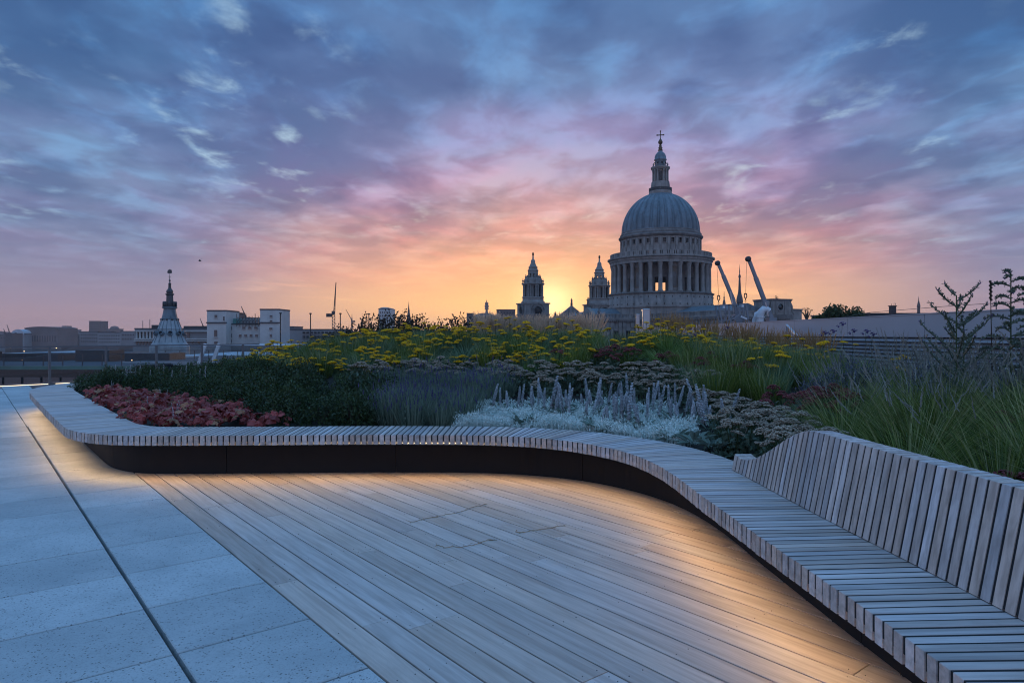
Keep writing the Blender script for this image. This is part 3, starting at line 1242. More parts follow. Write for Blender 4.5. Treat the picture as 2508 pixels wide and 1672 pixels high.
# ------------------------------------------------------------------ planting materials
M['shrub_leaf'] = leafy('dark evergreen leaf', (.014, .030, .010), (.065, .10, .035), .2, .42)
M['stem_green'] = leafy('green stem', (.05, .08, .03), (.08, .11, .04), .1)
M['grass'] = leafy('fresh grass blade', (.09, .15, .03), (.29, .37, .10), .4)
M['grass_dark'] = leafy('deep green grass blade', (.05, .085, .012), (.23, .26, .055), .35)
M['grass_blue'] = leafy('grey green blade', (.08, .14, .07), (.23, .30, .16), .3)
M['pale_blade'] = leafy('pale dry blade', (.26, .26, .10), (.42, .40, .19), .35)
M['straw'] = leafy('straw coloured grass', (.52, .37, .26), (.85, .65, .48), .55)
M['tan'] = leafy('tan seed head', (.30, .18, .08), (.50, .32, .16), .4)
M['seed'] = leafy('pale grey seed head', (.20, .20, .17), (.36, .35, .31), .4)
M['yellow'] = leafy('golden yarrow floret', (.88, .46, .004), (.98, .62, .01), .25, .7, .08)
M['yarrow_leaf'] = leafy('yarrow foliage', (.06, .10, .04), (.18, .25, .10), .3)
M['lavender'] = leafy('grey green lavender', (.095, .14, .095), (.24, .29, .21), .25)
M['purple'] = leafy('purple floret', (.07, .045, .15), (.13, .09, .24), .2)
M['silver'] = leafy('silver felted leaf', (.50, .58, .53), (.82, .87, .80), .2, .85)
M['stachys'] = leafy('grey woolly spike', (.26, .29, .31), (.62, .64, .66), .1, .9)
M['stachys_leaf'] = leafy('woolly grey green leaf', (.10, .16, .12), (.26, .32, .26), .2, .85)
M['sedum_beige'] = leafy('beige pink sedum floret', (.25, .19, .135), (.50, .39, .29), .1, .8)
M['sedum_red'] = leafy('dark red sedum floret', (.13, .028, .032), (.28, .07, .07), .1, .8)
M['sedum_leaf'] = leafy('fleshy grey green leaf', (.07, .11, .07), (.15, .20, .14), .15, .5)
M['heuchera'] = leafy('dark red leaf', (.15, .026, .034), (.40, .085, .075), .3, .45, .4)
M['heuchera_b'] = leafy('bronze leaf', (.28, .11, .06), (.42, .22, .12), .3, .45, .3)
M['white_floret'] = leafy('pale pink floret', (.45, .40, .42), (.72, .68, .70), .2)
M['brown_leaf'] = leafy('dark brown leaf', (.030, .022, .016), (.07, .05, .035), .25)
M['violet_leaf'] = leafy('dusky violet foliage', (.07, .08, .10), (.16, .15, .19), .2)
M['tree_leaf'] = leafy('dusk tree leaf', (.02, .035, .012), (.06, .085, .03), .3)
M['candelabra'] = leafy('whorled dark green bract', (.06, .085, .06), (.14, .17, .12), .2)
g_r = np.random.default_rng(21)


def ring_pts(n, rad, r=None):
    r = r or g_r
    a = r.uniform(0, 2 * np.pi, n)
    q = np.sqrt(r.uniform(0, 1, n)) * rad
    return np.stack([q * np.cos(a), q * np.sin(a), np.zeros(n)], 1), a


def dome_pts(n, rx, h, r=None, low=0.0, shell=.5):
    """points through a dome, denser at its surface"""
    r = r or g_r
    a = r.uniform(0, 2 * np.pi, n)
    c = r.uniform(low, 1, n)
    q = shell + (1 - shell) * r.uniform(0, 1, n) ** .5
    s = np.sqrt(1 - c * c) * q
    return np.stack([rx * s * np.cos(a), rx * s * np.sin(a), h * c * q], 1)


# ---- flower heads (shared meshes)
def umbel(rad, n, knob, h, mats, stalk=.05, seed=0):
    r = np.random.default_rng(seed)
    nb_ = NB()
    p, a = ring_pts(n, rad, r)
    d = np.linalg.norm(p[:, :2], axis=1) / rad
    p[:, 2] = h * (1 - d ** 2) + r.normal(0, knob * .25, n)
    nb_.knobs(p, r.uniform(.7, 1.25, n) * knob, 0, .75)
    k = 9
    nb_.stalks(np.tile([[0, 0, -stalk]], (k, 1)), np.stack([rad * .7 * np.cos(np.arange(k)), rad * .7 * np.sin(np.arange(k)), np.zeros(k)], 1), .004, 1)
    return nb_.mesh('flower_head', mats)


yar = [umbel(.070, 90, .0112, .022, ['yellow', 'stem_green'], .05, 1), umbel(.058, 70, .0110, .018, ['yellow', 'stem_green'], .045, 2),
       umbel(.088, 125, .0122, .028, ['yellow', 'stem_green'], .055, 3)]
sed_b = [umbel(.066, 100, .0085, .022, ['sedum_beige', 'stem_green'], .05, 4), umbel(.050, 74, .008, .018, ['sedum_beige', 'stem_green'], .05, 5)]
sed_r = [umbel(.062, 80, .0095, .034, ['sedum_red', 'stem_green'], .05, 6), umbel(.048, 60, .009, .028, ['sedum_red', 'stem_green'], .05, 7)]


# ---- yarrow
def yarrow_var(seed, nheads, H):
    r = np.random.default_rng(seed)
    nb_ = NB()
    b, az = ring_pts(70, .13, r)
    nb_.blades(b, az, r.uniform(.22, .50, 70), r.uniform(.1, .6, 70), r.uniform(.1, .5, 70), .012, 3, 0, r)
    p = dome_pts(260, .2, .36, r, 0, .2)
    nb_.leaves(p, r.uniform(.03, .07, 260), .011, 0, .7, r)
    heads = []
    for i in range(nheads):
        a = r.uniform(0, 6.28)
        d = r.uniform(.05, .34)
        h = H * r.uniform(.62, 1.10)
        base = np.array([[.3 * d * math.cos(a), .3 * d * math.sin(a), 0]])
        top = np.array([[d * math.cos(a), d * math.sin(a), h]])
        nb_.stalks(base, top, .007, 1)
        heads.append((top[0], int(r.integers(0, 3)), r.uniform(.5, 1.3), r.uniform(-.22, .22), r.uniform(-.22, .22)))
    return nb_.mesh('yarrow_foliage', ['yarrow_leaf', 'stem_green']), heads


yvars = [yarrow_var(100 + i, n, H) for i, (n, H) in enumerate([(6, .50), (7, .56), (5, .42), (8, .48), (6, .58)])]


def place_yarrow(x, y, k, label, group, sc_=1.0):
    me, heads = yvars[k % len(yvars)]
    rz = (k * 2.399) % 6.28
    o = inst('yarrow_plant', me, None, (x, y, sz(x, y) - .01), (0, 0, rz), sc_)
    tag(o, label, 'flower plant', group)
    for top, v, s_, rx, ry in heads:
        inst('flower_head', yar[v], o, tuple(top), (rx, ry, v * 2.0), s_ * min(1.35, .92 / sc_))
    return o


# ---- grass tufts
def tuft_mesh(name, seed, n, rad, L, lean, droop, w, mat, heads=0, head_len=.1, head_w=.01, head_mat='seed', head_h=1.0, k=4, hlean=.25, pale=0):
    r = np.random.default_rng(seed)
    nb_ = NB()
    b, az = ring_pts(n, rad, r)
    nb_.blades(b, az, r.uniform(.55, 1.05, n) * L, r.uniform(.3, 1, n) * lean, r.uniform(.4, 1.2, n) * droop, r.uniform(.7, 1.3, n) * w, k, 0, r)
    if pale:
        b, az = ring_pts(pale, rad, r)
        nb_.blades(b, az, r.uniform(.7, 1.2, pale) * L, r.uniform(.3, 1, pale) * lean, r.uniform(.2, .8, pale) * droop, r.uniform(.7, 1.3, pale) * w, k, 1, r)
    me = nb_.mesh(name, [mat, 'pale_blade'])
    hm = None
    if heads:
        nh = NB()
        b, az = ring_pts(heads, rad * .8, r)
        hl = r.uniform(.8, 1.1, heads) * L * head_h
        ln, dr = r.uniform(.2, 1, heads) * hlean, r.uniform(.02, .16, heads)
        tip = nh.blades(b, az, hl, ln, dr, .0045, 4, 1, r)
        kk = 11
        dirv = np.stack([np.cos(az) * (np.sin(ln) + 2 * dr), np.sin(az) * (np.sin(ln) + 2 * dr), np.cos(ln) - 1.3 * dr], 1)
        dirv /= np.linalg.norm(dirv, axis=1, keepdims=True)
        for j in range(kk):
            f = j / (kk - 1)
            pos = tip + dirv * head_len * (f - .35) + r.normal(0, head_w * .16, (heads, 3))
            ww = head_w * (1.1 - abs(f - .35) * 1.1)
            V = np.stack([pos - dirv * head_len * .09, pos + np.array([ww * .5, 0, 0]), pos + dirv * head_len * .11,
                          pos - np.array([ww * .5, 0, 0])], 1).reshape(-1, 3)
            nh.quads(V, np.arange(heads)[:, None] * 4 + np.array([[0, 1, 2, 3]]), 0)
            e = np.array([0, ww * .5, 0])
            V = np.stack([pos - dirv * head_len * .09, pos + e, pos + dirv * head_len * .11, pos - e], 1).reshape(-1, 3)
            nh.quads(V, np.arange(heads)[:, None] * 4 + np.array([[0, 1, 2, 3]]), 0)
        hm = nh.mesh('seed_heads', [head_mat, mat])
    return me, hm


def place_tuft(name, var, x, y, rz, s_, label, group, cat='grass'):
    me, hm = var
    o = inst(name, me, None, (x, y, sz(x, y) - .015), (0, 0, rz), s_)
    tag(o, label, cat, group)
    if hm:
        h = inst('seed_heads', hm, o)
        h['kind'] = 'stuff'
    return o


hakone = [tuft_mesh('hakone_grass', 200 + i, 240, .07, .52, .55, .62, .011, m) for i, m in enumerate(['grass', 'grass_dark', 'grass', 'grass_blue'])]
meadow = [tuft_mesh('meadow_grass', 210 + i, 190, .14, .50, .28, .25, .009, m, pale=16) for i, m in enumerate(['grass_dark', 'grass_blue', 'grass_dark'])]
stipa = [tuft_mesh('feather_grass', 220 + i, 420, .12, .62, .42, .40, .0055, 'straw', 110, .22, .018, 'straw', 1.0) for i in range(3)]
reed = [tuft_mesh('feather_reed_grass', 230 + i, 70, .08, .42, .35, .3, .008, 'grass_dark', 34, .24, .017, 'tan', 1.75, 4, .22) for i in range(3)]
fount = [tuft_mesh('fountain_grass', 240 + i, 520, .12, .78, .66, .45, .0085, 'grass_dark', 16, .13, .013, 'seed', 1.15, 5, .50, 60) for i in range(3)]


# ---- lavender
def lavender_var(seed):
    r = np.random.default_rng(seed)
    nb_ = NB()
    b, az = ring_pts(190, .15, r)
    tip = nb_.blades(b, az, r.uniform(.28, .50, 190), r.uniform(.02, .5, 190), r.uniform(0, .12, 190), .009, 3, 0, r)
    nb_.leaves(dome_pts(260, .2, .36, r, 0, .2), .05, .010, 0, 1.5, r)
    sel = tip[:26]
    for j in range(4):
        nb_.knobs(sel + np.array([0, 0, -.012 * j]) + r.normal(0, .002, sel.shape), .0065, 1, 1.3)
    return nb_.mesh('lavender_plant', ['lavender', 'purple'])


lav = [lavender_var(300 + i) for i in range(3)]


# ---- dark shrub
def shrub_var(seed, rx, h, n, mat, ll, lw):
    r = np.random.default_rng(seed)
    nb_ = NB()
    p = dome_pts(n, rx, h, r, 0, .55)
    lump = 1 + .22 * np.sin(p[:, 0] * 17 + seed) * np.sin(p[:, 1] * 15 + 1.3 * seed)
    p *= lump[:, None]
    nb_.leaves(p, r.uniform(.7, 1.3, n) * ll, lw, 0, .9, r)
    fol = nb_.mesh('foliage', mat)
    st_ = NB()
    k = 14
    a = r.uniform(0, 6.28, k)
    q = r.uniform(.2, .75, k)
    st_.stalks(np.zeros((k, 3)), np.stack([rx * q * np.cos(a), rx * q * np.sin(a), h * r.uniform(.5, .85, k)], 1), .012, 0)
    return fol, st_.mesh('stems', 'bark')


shrubs = [shrub_var(310 + i, .30, .40, 1500, 'shrub_leaf', .040, .017) for i in range(4)]
brown_shrubs = [shrub_var(330 + i, .42, .62, 900, 'brown_leaf', .065, .03) for i in range(3)]
violets = [shrub_var(340 + i, .38, .55, 1100, 'violet_leaf', .07, .012) for i in range(2)]


def place_shrub(name, var, x, y, rz, s_, label, group, cat='shrub'):
    fol, stm = var
    o = empty(name, (x, y, sz(x, y) - .02), rz)
    o.scale = (s_, s_, s_) if isinstance(s_, (int, float)) else s_
    f = inst('foliage', fol, o)
    inst('stems', stm, o)
    tag(o, label, cat, group)
    return o


# ---- sedum
def sedum_var(seed, n):
    r = np.random.default_rng(seed)
    nb_ = NB()
    p = dome_pts(170, .17, .25, r, 0, .3)
    nb_.leaves(p, r.uniform(.05, .085, 170), .034, 0, .3, r)
    heads = []
    for i in range(n):
        a = i * 2.399 + r.uniform(-.3, .3)
        d = .175 * math.sqrt((i + .5) / n)
        h = .34 - .10 * (d / .175) ** 2 + r.uniform(-.03, .03)
        nb_.stalks(np.array([[.3 * d * math.cos(a), .3 * d * math.sin(a), 0]]), np.array([[d * math.cos(a), d * math.sin(a), h]]), .009, 1)
        heads.append(((d * math.cos(a), d * math.sin(a), h), i % 2, r.uniform(.8, 1.15), a, .35 * d / .175))
    return nb_.mesh('sedum_foliage', ['sedum_leaf', 'stem_green']), heads


svars = [sedum_var(400 + i, n) for i, n in enumerate((8, 10, 7))]


def place_sedum(x, y, k, red, label, group, s_=1.0):
    me, heads = svars[k % 3]
    o = inst('sedum_plant', me, None, (x, y, sz(x, y) - .01), (0, 0, k * 1.7 % 6.28), s_)
    tag(o, label, 'sedum', group)
    for pos, v, hs, a, tl in heads:
        inst('flower_head', (sed_r if red else sed_b)[v], o, pos, (-tl * math.sin(a), tl * math.cos(a), a), hs)
    return o


# ---- heuchera leaf and flower wand
def lobed_leaf(seed, rad):
    r = random.Random(seed)
    n = 15
    vs = [(0, 0, 0)]
    for i in range(n):
        a = -2.6 + 5.2 * i / (n - 1)
        lob = 1.0 if i % 3 == 1 else (.86 if i % 3 == 0 else .80)
        q = rad * lob * (1 - .12 * abs(a) / 2.6) * r.uniform(.92, 1.06)
        vs.append((q * math.cos(a) + rad * .35, q * math.sin(a), -.30 * q * q / rad + r.uniform(-.015, .015)))
    vs.append((rad * .35, 0, .012))
    fs = [(n + 1, i, i + 1) for i in range(1, n)] + [(n + 1, n, 1)]
    return MB().add(vs, fs)


hleaf = [lobed_leaf(i, .050 + .008 * (i % 3)).mesh('leaf', 'heuchera_b' if i == 0 else 'heuchera') for i in range(5)]


def wand_mesh(seed, H, n, mats, rad=.012):
    r = np.random.default_rng(seed)
    nb_ = NB()
    nb_.stalks(np.zeros((1, 3)), np.array([[0, 0, H]]), .004, 1)
    z = np.linspace(.45, 1.02, n) * H
    a = r.uniform(0, 6.28, n)
    q = rad * (1.35 - z / H) * 1.6
    nb_.knobs(np.stack([q * np.cos(a), q * np.sin(a), z], 1), .0065, 0, 1)
    return nb_.mesh('flower_wand', mats)


wand = [wand_mesh(430 + i, .36, 34, ['white_floret', 'stem_green']) for i in range(2)]


def place_heuchera(x, y, k, label, group):
    r = random.Random(500 + k)
    o = empty('coral_bells', (x, y, sz(x, y)))
    tag(o, label, 'leaf plant', group)
    n = 18
    for i in range(n):
        a = i * 2.399 + r.uniform(-.3, .3)
        d = .035 + .115 * math.sqrt(i / n)
        z = .17 - .10 * (i / n) + r.uniform(-.03, .05)
        inst('leaf', hleaf[(i * 3 + k) % 5], o, (d * math.cos(a), d * math.sin(a), z),
             (r.uniform(-.7, .7), .15 + .75 * i / n + r.uniform(-.45, .45), a), r.uniform(.65, 1.25))
    if k % 14 == 0:
        for i in range(2):
            inst('flower_wand', wand[i], o, (r.uniform(-.06, .06), r.uniform(-.06, .06), .05), (r.uniform(-.15, .15), r.uniform(-.15, .15), 0), r.uniform(.5, .7))
    return o


# ---- woolly spike
def spike_mesh(seed, H):
    r = np.random.default_rng(seed)
    nb_ = NB()
    nb_.stalks(np.zeros((1, 3)), np.array([[0, 0, H]]), .009, 0)
    z = np.repeat(np.linspace(.12, 1.0, 24), 9) * H
    f = (z / H - .12) / .88
    a = np.tile(np.arange(9) * .698, 24) + np.repeat(np.arange(24) * .35, 9)
    q = .0150 * (1 - .6 * f ** 3) * r.uniform(.8, 1.15, len(z))
    nb_.knobs(np.stack([q * np.cos(a), q * np.sin(a), z], 1), r.uniform(.005, .009, len(z)), 0, .8)
    k = 8
    zz = np.linspace(.08, .3, k) * H
    aa = np.arange(k) * 2.4
    nb_.leaves(np.stack([0 * zz, 0 * zz, zz], 1), .06, .022, 1, .3, r)
    return nb_.mesh('flower_spike', ['stachys', 'stachys_leaf'])


spikes = [spike_mesh(450 + i, h) for i, h in enumerate((.30, .23, .38, .19))]
oval = MB()
oval.add([(0, 0, 0), (.035, .016, .006), (.085, .020, .0), (.13, 0, -.02), (.085, -.020, .0), (.035, -.016, .006), (.06, 0, -.008)],
         [(0, 1, 6), (1, 2, 6), (2, 3, 6), (3, 4, 6), (4, 5, 6), (5, 0, 6)])
oval_leaf = oval.mesh('leaf', 'stachys_leaf')


def place_stachys(x, y, k, nsp, label, group, leaves=8):
    r = random.Random(600 + k)
    o = empty('lambs_ear', (x, y, sz(x, y)))
    tag(o, label, 'flower plant', group)
    for i in range(nsp):
        a = r.uniform(0, 6.28)
        d = .23 * math.sqrt(r.random())
        tl = r.uniform(0, .35) * d / .17
        inst('flower_spike', spikes[r.randrange(4)], o, (d * math.cos(a), d * math.sin(a), .13), (-tl * math.sin(a), tl * math.cos(a), a), r.uniform(.8, 1.2))
    for i in range(leaves):
        a = i * 2.399
        inst('leaf', oval_leaf, o, (.05 * math.cos(a), .05 * math.sin(a), .05 + .05 * r.random()), (r.uniform(-.3, .3), -r.uniform(.2, .9), a), r.uniform(.9, 1.5))
    return o


# ------------------------------------------------------------------ planting plan
# dark evergreen drift on the left
P_SHRUB = [(-8.5, 13.1), (-8.2, 14.4), (-7.0, 15.4), (-5.6, 14.4), (-4.1, 11.9), (-2.6, 10.1), (-1.72, 9.5), (-1.62, 7.95), (-2.65, 7.95),
           (-3.45, 8.95), (-4.9, 10.5), (-6.8, 12.6), (-7.7, 12.9)]
for k, (x, y) in enumerate(scatter(P_SHRUB, .40, 1)):
    place_shrub('evergreen_shrub', shrubs[k % 4], x, y, k * 1.3, (1, 1, random.uniform(.85, 1.15)),
                *(('low dark evergreen shrub at the far left end of the drift', 'dark evergreen shrubs at the far left') if x < -6.2 else
                  ('low dark evergreen shrub in the middle of the drift behind the red leaves', 'dark evergreen shrubs behind the red leaves') if x < -3.4 else
                  ('low dark evergreen shrub at the right end of the drift beside the lavender', 'dark evergreen shrubs beside the lavender')))
# red leaves
P_HEU = [(-7.95, 12.5), (-7.5, 12.75), (-6.6, 12.2), (-4.8, 10.2), (-3.4, 8.8), (-2.6, 8.0), (-2.7, 7.8), (-4.05, 7.8), (-4.45, 8.1), (-6.3, 10.5)]
for k, (x, y) in enumerate(scatter(P_HEU, .34, 2, .45)):
    place_heuchera(x, y, k, *(('red and bronze leaved clump at the far end of the left bench arm', 'red leaved clumps at the far end') if y > 10.6 else
                               ('red and bronze leaved clump halfway along the left bench arm', 'red leaved clumps halfway') if y > 9.0 else
                               ('red and bronze leaved clump inside the bench corner', 'red leaved clumps in the corner')))
for k, (x, y) in enumerate([(-7.2, 13.0), (-6.6, 12.7), (-7.5, 13.2), (-5.9, 12.1), (-5.2, 11.3), (-7.9, 13.4)]):
    o = empty('foam_flower', (x, y, sz(x, y)))
    for i in range(3):
        inst('flower_wand', wand[i % 2], o, (.12 * i - .12, .09 * (i % 2), .20), (.1 * i - .1, .08, i), .62 + .12 * i)
    tag(o, 'small pale flower spikes rising from the dark shrubs', 'flower plant', 'pale flower spikes on the left')
# lavender
P_LAV = [(-1.62, 7.9), (-.62, 7.9), (-.5, 9.2), (.1, 9.75), (-.3, 10.3), (-1.9, 10.2), (-1.75, 9.3)]
for k, (x, y) in enumerate(scatter(P_LAV, .29, 3)):
    inst_o = inst('lavender_plant', lav[k % 3], None, (x, y, sz(x, y) - .01), (0, 0, k * 1.1), random.uniform(.9, 1.15))
    tag(inst_o, 'grey green lavender in the front rows against the bench' if y < 8.9 else 'grey green lavender in the back rows below the beige sedums',
        'lavender', 'front lavender' if y < 8.9 else 'back lavender')
# silver mat: too fine to count
P_SIL = [(-.70, 7.82), (.15, 7.72), (.75, 7.45), (1.25, 7.02), (1.62, 6.62), (1.9, 6.9), (2.0, 7.5), (1.9, 8.3), (1.4, 8.9), (.4, 9.2), (-.4, 9.0)]
pts = []
while len(pts) < 26000:
    x, y = random.uniform(-.8, 2.1), random.uniform(6.6, 9.3)
    if in_poly(x, y, P_SIL):
        pts.append((x, y))
pts = np.array(pts)
zs = soil_z(pts[:, 0], pts[:, 1])
lump = .125 + .06 * np.sin(pts[:, 0] * 7.3 + 1) * np.cos(pts[:, 1] * 6.1) + .04 * np.sin(pts[:, 0] * 17) * np.sin(pts[:, 1] * 15)
hh = np.clip(lump, .03, .3) * rng.uniform(.5, 1.15, len(pts))
nbm = NB()
nbm.leaves(np.stack([pts[:, 0], pts[:, 1], zs + hh], 1), rng.uniform(.022, .048, len(pts)), .010, 0, 1.2)
nbm.stalks(np.stack([pts[::5, 0], pts[::5, 1], zs[::5] - .01], 1), np.stack([pts[::5, 0], pts[::5, 1], zs[::5] + hh[::5]], 1), .004, 0)
tag(inst('silver_ground_cover', nbm.mesh('silver_ground_cover', 'silver')), 'mat of fine silver leaved ground cover behind the bench curve', 'ground cover', kind='stuff')
# woolly spikes
for k, (x, y, nsp) in enumerate([(-.05, 8.7, 5), (.35, 8.75, 4), (.62, 8.45, 7), (.9, 8.8, 6), (.78, 8.15, 5), (1.05, 8.4, 5), (1.38, 8.55, 6), (1.2, 7.75, 8), (1.5, 8.1, 7), (1.45, 7.55, 6),
                                (1.82, 8.3, 6), (1.85, 7.75, 6), (2.15, 7.85, 6), (2.12, 7.3, 7)]):
    place_stachys(x, y, k, nsp, 'clump of grey woolly flower spikes above the silver mat', 'woolly grey flower spikes')
for k, (x, y) in enumerate([(.12, 7.95), (.95, 7.45), (1.6, 6.85), (1.75, 6.55), (.2, 8.05), (1.85, 6.3)]):
    place_stachys(x, y, 40 + k, 0, 'grey green woolly leaf rosette at the edge of the silver mat', 'woolly leaf rosettes', 20)
# sedums
P_SED1 = [(-2.5, 10.7), (-1.7, 10.1), (-.2, 10.1), (.9, 9.3), (2.2, 8.9), (2.9, 9.4), (2.2, 10.3), (.8, 10.7), (-1.0, 11.2)]
for k, (x, y) in enumerate(scatter(P_SED1, .36, 4)):
    place_sedum(x, y, k, False, *(('beige flowered sedum in the band right behind the lavender', 'beige sedums behind the lavender') if x < .1 else
                ('beige flowered sedum in the band right behind the silver mat', 'beige sedums behind the silver mat')))
P_SED2 = [(1.98, 4.9), (2.25, 4.75), (2.55, 5.6), (2.85, 6.8), (2.7, 8.2), (2.2, 8.2), (2.05, 7.2), (1.92, 6.2)]
for k, (x, y) in enumerate(scatter(P_SED2, .30, 5)):
    place_sedum(x, y, k + 1, False, 'beige pink sedum close to the low end of the backrest' if y < 6.2 else 'beige pink sedum between the woolly spikes and the red sedum',
                'beige sedums by the backrest' if y < 6.2 else 'beige sedums by the woolly spikes', random.uniform(.9, 1.15))
for k, (x, y) in enumerate([(3.0, 7.1), (3.25, 7.3), (3.1, 6.75), (3.4, 6.9), (3.45, 7.4), (2.9, 7.5)]):
    place_sedum(x, y, k, True, 'dark red sedum in the clump right of the beige sedums', 'red sedums in the middle', 1.15)
for k, (x, y) in enumerate([(1.45, 11.3), (1.75, 11.5), (1.6, 11.0), (1.95, 11.2), (2.4, 10.6), (3.0, 10.2), (.75, 11.4), (3.2, 9.5), (2.7, 9.9)]):
    place_sedum(x, y, k, True, 'small dark red sedum among the green grasses', 'red sedums among the grasses', 1.05)
for k, (x, y) in enumerate([(2.62, 3.5), (2.7, 3.15), (2.55, 2.95), (3.9, 5.2), (4.3, 5.3)]):
    place_sedum(x, y, k, True, 'dark red sedum at the right edge among fountain grass', 'red sedums at the right edge', 1.15)

# yarrow, grasses between
P_YAR = [(-5.6, 13.6), (-3.6, 11.4), (-2.2, 11.0), (.2, 11.2), (2.6, 11.2), (4.2, 11.0), (5.4, 11.6), (5.6, 13.2), (3.6, 14.3), (-1.0, 14.7), (-4.4, 15.4), (-6.4, 15.0)]
ypts = scatter(P_YAR, .58, 6)
ypts += scatter([(-4.6, 12.3), (-3.4, 11.0), (-2.6, 10.7), (-1.0, 11.1), (1.2, 10.9), (1.3, 11.5), (-2.0, 11.8)], .42, 61)
for k, (x, y) in enumerate(ypts):
    if (y > 12.4 and .128 < x / y < .19) or (x < -2.5 and k % 4 == 1):
        continue
    if x < -2.5:
        lab, grp = 'yellow yarrow at the left end of the drift', 'yarrow in the left of the drift'
    elif x < 1.2:
        lab, grp = 'yellow yarrow in mid drift left of the cathedral', 'yarrow in the middle of the drift'
    else:
        lab, grp = 'yellow yarrow below the dome and louvred wall', 'yarrow in the right of the drift'
    row = 'in the front rows' if y + .25 * min(0, x + 2.5) < 12.2 else 'in the back rows'
    place_yarrow(x, y, k, lab + ', ' + row, grp + ' ' + row, random.uniform(.88, 1.12) * (.50 + .45 * min(1, max(0, (y + .25 * min(0, x + 2.5) - 10.4) / 3.0))))
for k, (x, y, s_) in enumerate([(3.6, 9.4, 1.0), (4.3, 9.8, 1.1), (4.9, 10.4, 1.1), (3.9, 10.2, .9), (5.3, 9.6, 1.0)]):
    place_yarrow(x, y, k + 3, 'yellow yarrow standing alone before the louvred wall', 'single yarrows by the wall', s_)
P_GR = [(-6.2, 14.3), (-3.9, 11.3), (-2.0, 10.9), (1.6, 10.9), (5.6, 10.6), (6.2, 14), (4, 16), (-1, 16.6), (-5, 16.8)]
for k, (x, y) in enumerate(scatter(P_GR, .50, 7)):
    if y > 13.2 and .128 < x / y < .19:
        continue
    if (k * 7) % 10 < 4:
        place_tuft('hakone_grass', hakone[k % 4], x, y, k * .9, random.uniform(.8, 1.1), 'arching green grass tuft among the yarrow', 'arching grass tufts')
    else:
        place_tuft('meadow_grass', meadow[k % 3], x, y, k * .9, random.uniform(.85, 1.15), 'upright green grass tuft among the yarrow', 'upright grass tufts')
P_GR2 = [(2.4, 8.6), (3.0, 8.0), (4.4, 8.6), (5.0, 10.4), (3.4, 11.0), (2.2, 10.4)]
for k, (x, y) in enumerate(scatter(P_GR2, .40, 8)):
    place_tuft('meadow_grass', meadow[k % 3], x, y, k * .9, random.uniform(.9, 1.25), 'dense green grass tuft in front of the louvred wall', 'grass tufts right of the sedums')
# feather grass crest
for k, (x, y) in enumerate(scatter([(-.9, 15.7), (1.9, 15.7), (2.0, 17.0), (-.8, 17.2)], .42, 9)):
    place_tuft('feather_grass', stipa[k % 3], x, y, k, random.uniform(.88, 1.1), 'blond feathery grass tuft on the crest before the cathedral', 'blond feather grasses on the crest')
# brown shrubs on the crest, left of the middle
for k, (x, y, s_) in enumerate([(-4.1, 16.6, 1.0), (-3.5, 16.7, 1.25), (-2.9, 16.5, 1.35), (-2.3, 16.7, 1.2), (-1.8, 16.4, 1.0), (-1.3, 16.6, 1.25), (-4.7, 16.4, .8), (-2.6, 17.0, 1.3), (-5.2, 16.0, .7)]):
    place_shrub('brown_shrub', brown_shrubs[k % 3], x, y, k, s_, 'dark brown leaved shrub on the crest of the bed', 'dark shrubs on the crest')
# tan reed grass below the dome
for k, (x, y) in enumerate(scatter([(3.0, 13.6), (6.2, 12.6), (6.4, 14.4), (3.2, 15.2)], .48, 10)):
    place_tuft('feather_reed_grass', reed[k % 3], x, y, k, random.uniform(.74, .95), 'tan upright reed grass before the pale wall', 'tan reed grasses')
# dusky violet shrubs and big fountain grasses on the right
for k, (x, y, s_) in enumerate([(3.6, 7.9, .9), (4.1, 8.3, 1.0), (4.6, 7.7, 1.0), (5.1, 8.3, 1.0), (5.5, 7.5, 1.0), (4.3, 7.1, .9), (5.0, 6.8, 1.0), (5.8, 8.6, .9), (4.5, 9.0, .9)]):
    place_shrub('violet_shrub', violets[k % 2], x, y, k, s_, 'wispy grey violet shrub before the louvred wall', 'wispy violet shrubs')
for k, (x, y, s_) in enumerate([(2.62, 4.55, .95), (3.1, 5.2, 1.05), (2.75, 3.85, .95), (3.35, 4.3, 1.1), (2.85, 5.9, .9), (3.6, 5.7, 1.0), (3.2, 3.4, 1.05),
                                (3.9, 4.6, 1.1), (3.7, 6.4, 1.0), (4.3, 6.0, 1.05), (2.9, 2.6, 1.0), (3.1, 6.3, .8), (4.6, 5.1, 1.1), (3.9, 3.7, 1.1)]):
    place_tuft('fountain_grass', fount[k % 3], x, y, k * 1.7, s_, 'large arching fountain grass tuft behind the backrest', 'fountain grasses behind the backrest')


# wispy tall stems that veil the wall on the right
wisp = [tuft_mesh('wispy_grass', 250 + i, 120, .12, .62, .45, .35, .007, 'grass_dark', 34, .16, .013, 'seed', 1.35, 5, .42, 40) for i in range(3)]
for k, (x, y) in enumerate(scatter([(3.3, 5.6), (4.6, 4.6), (5.6, 5.4), (6.2, 7.2), (5.4, 8.6), (4.0, 8.2), (3.5, 7.2)], .58, 12)):
    place_tuft('wispy_grass', wisp[k % 3], x, y, k * 1.1, random.uniform(.72, .95), 'tall wispy grass with pale seed heads before the louvred wall', 'wispy grasses on the right')


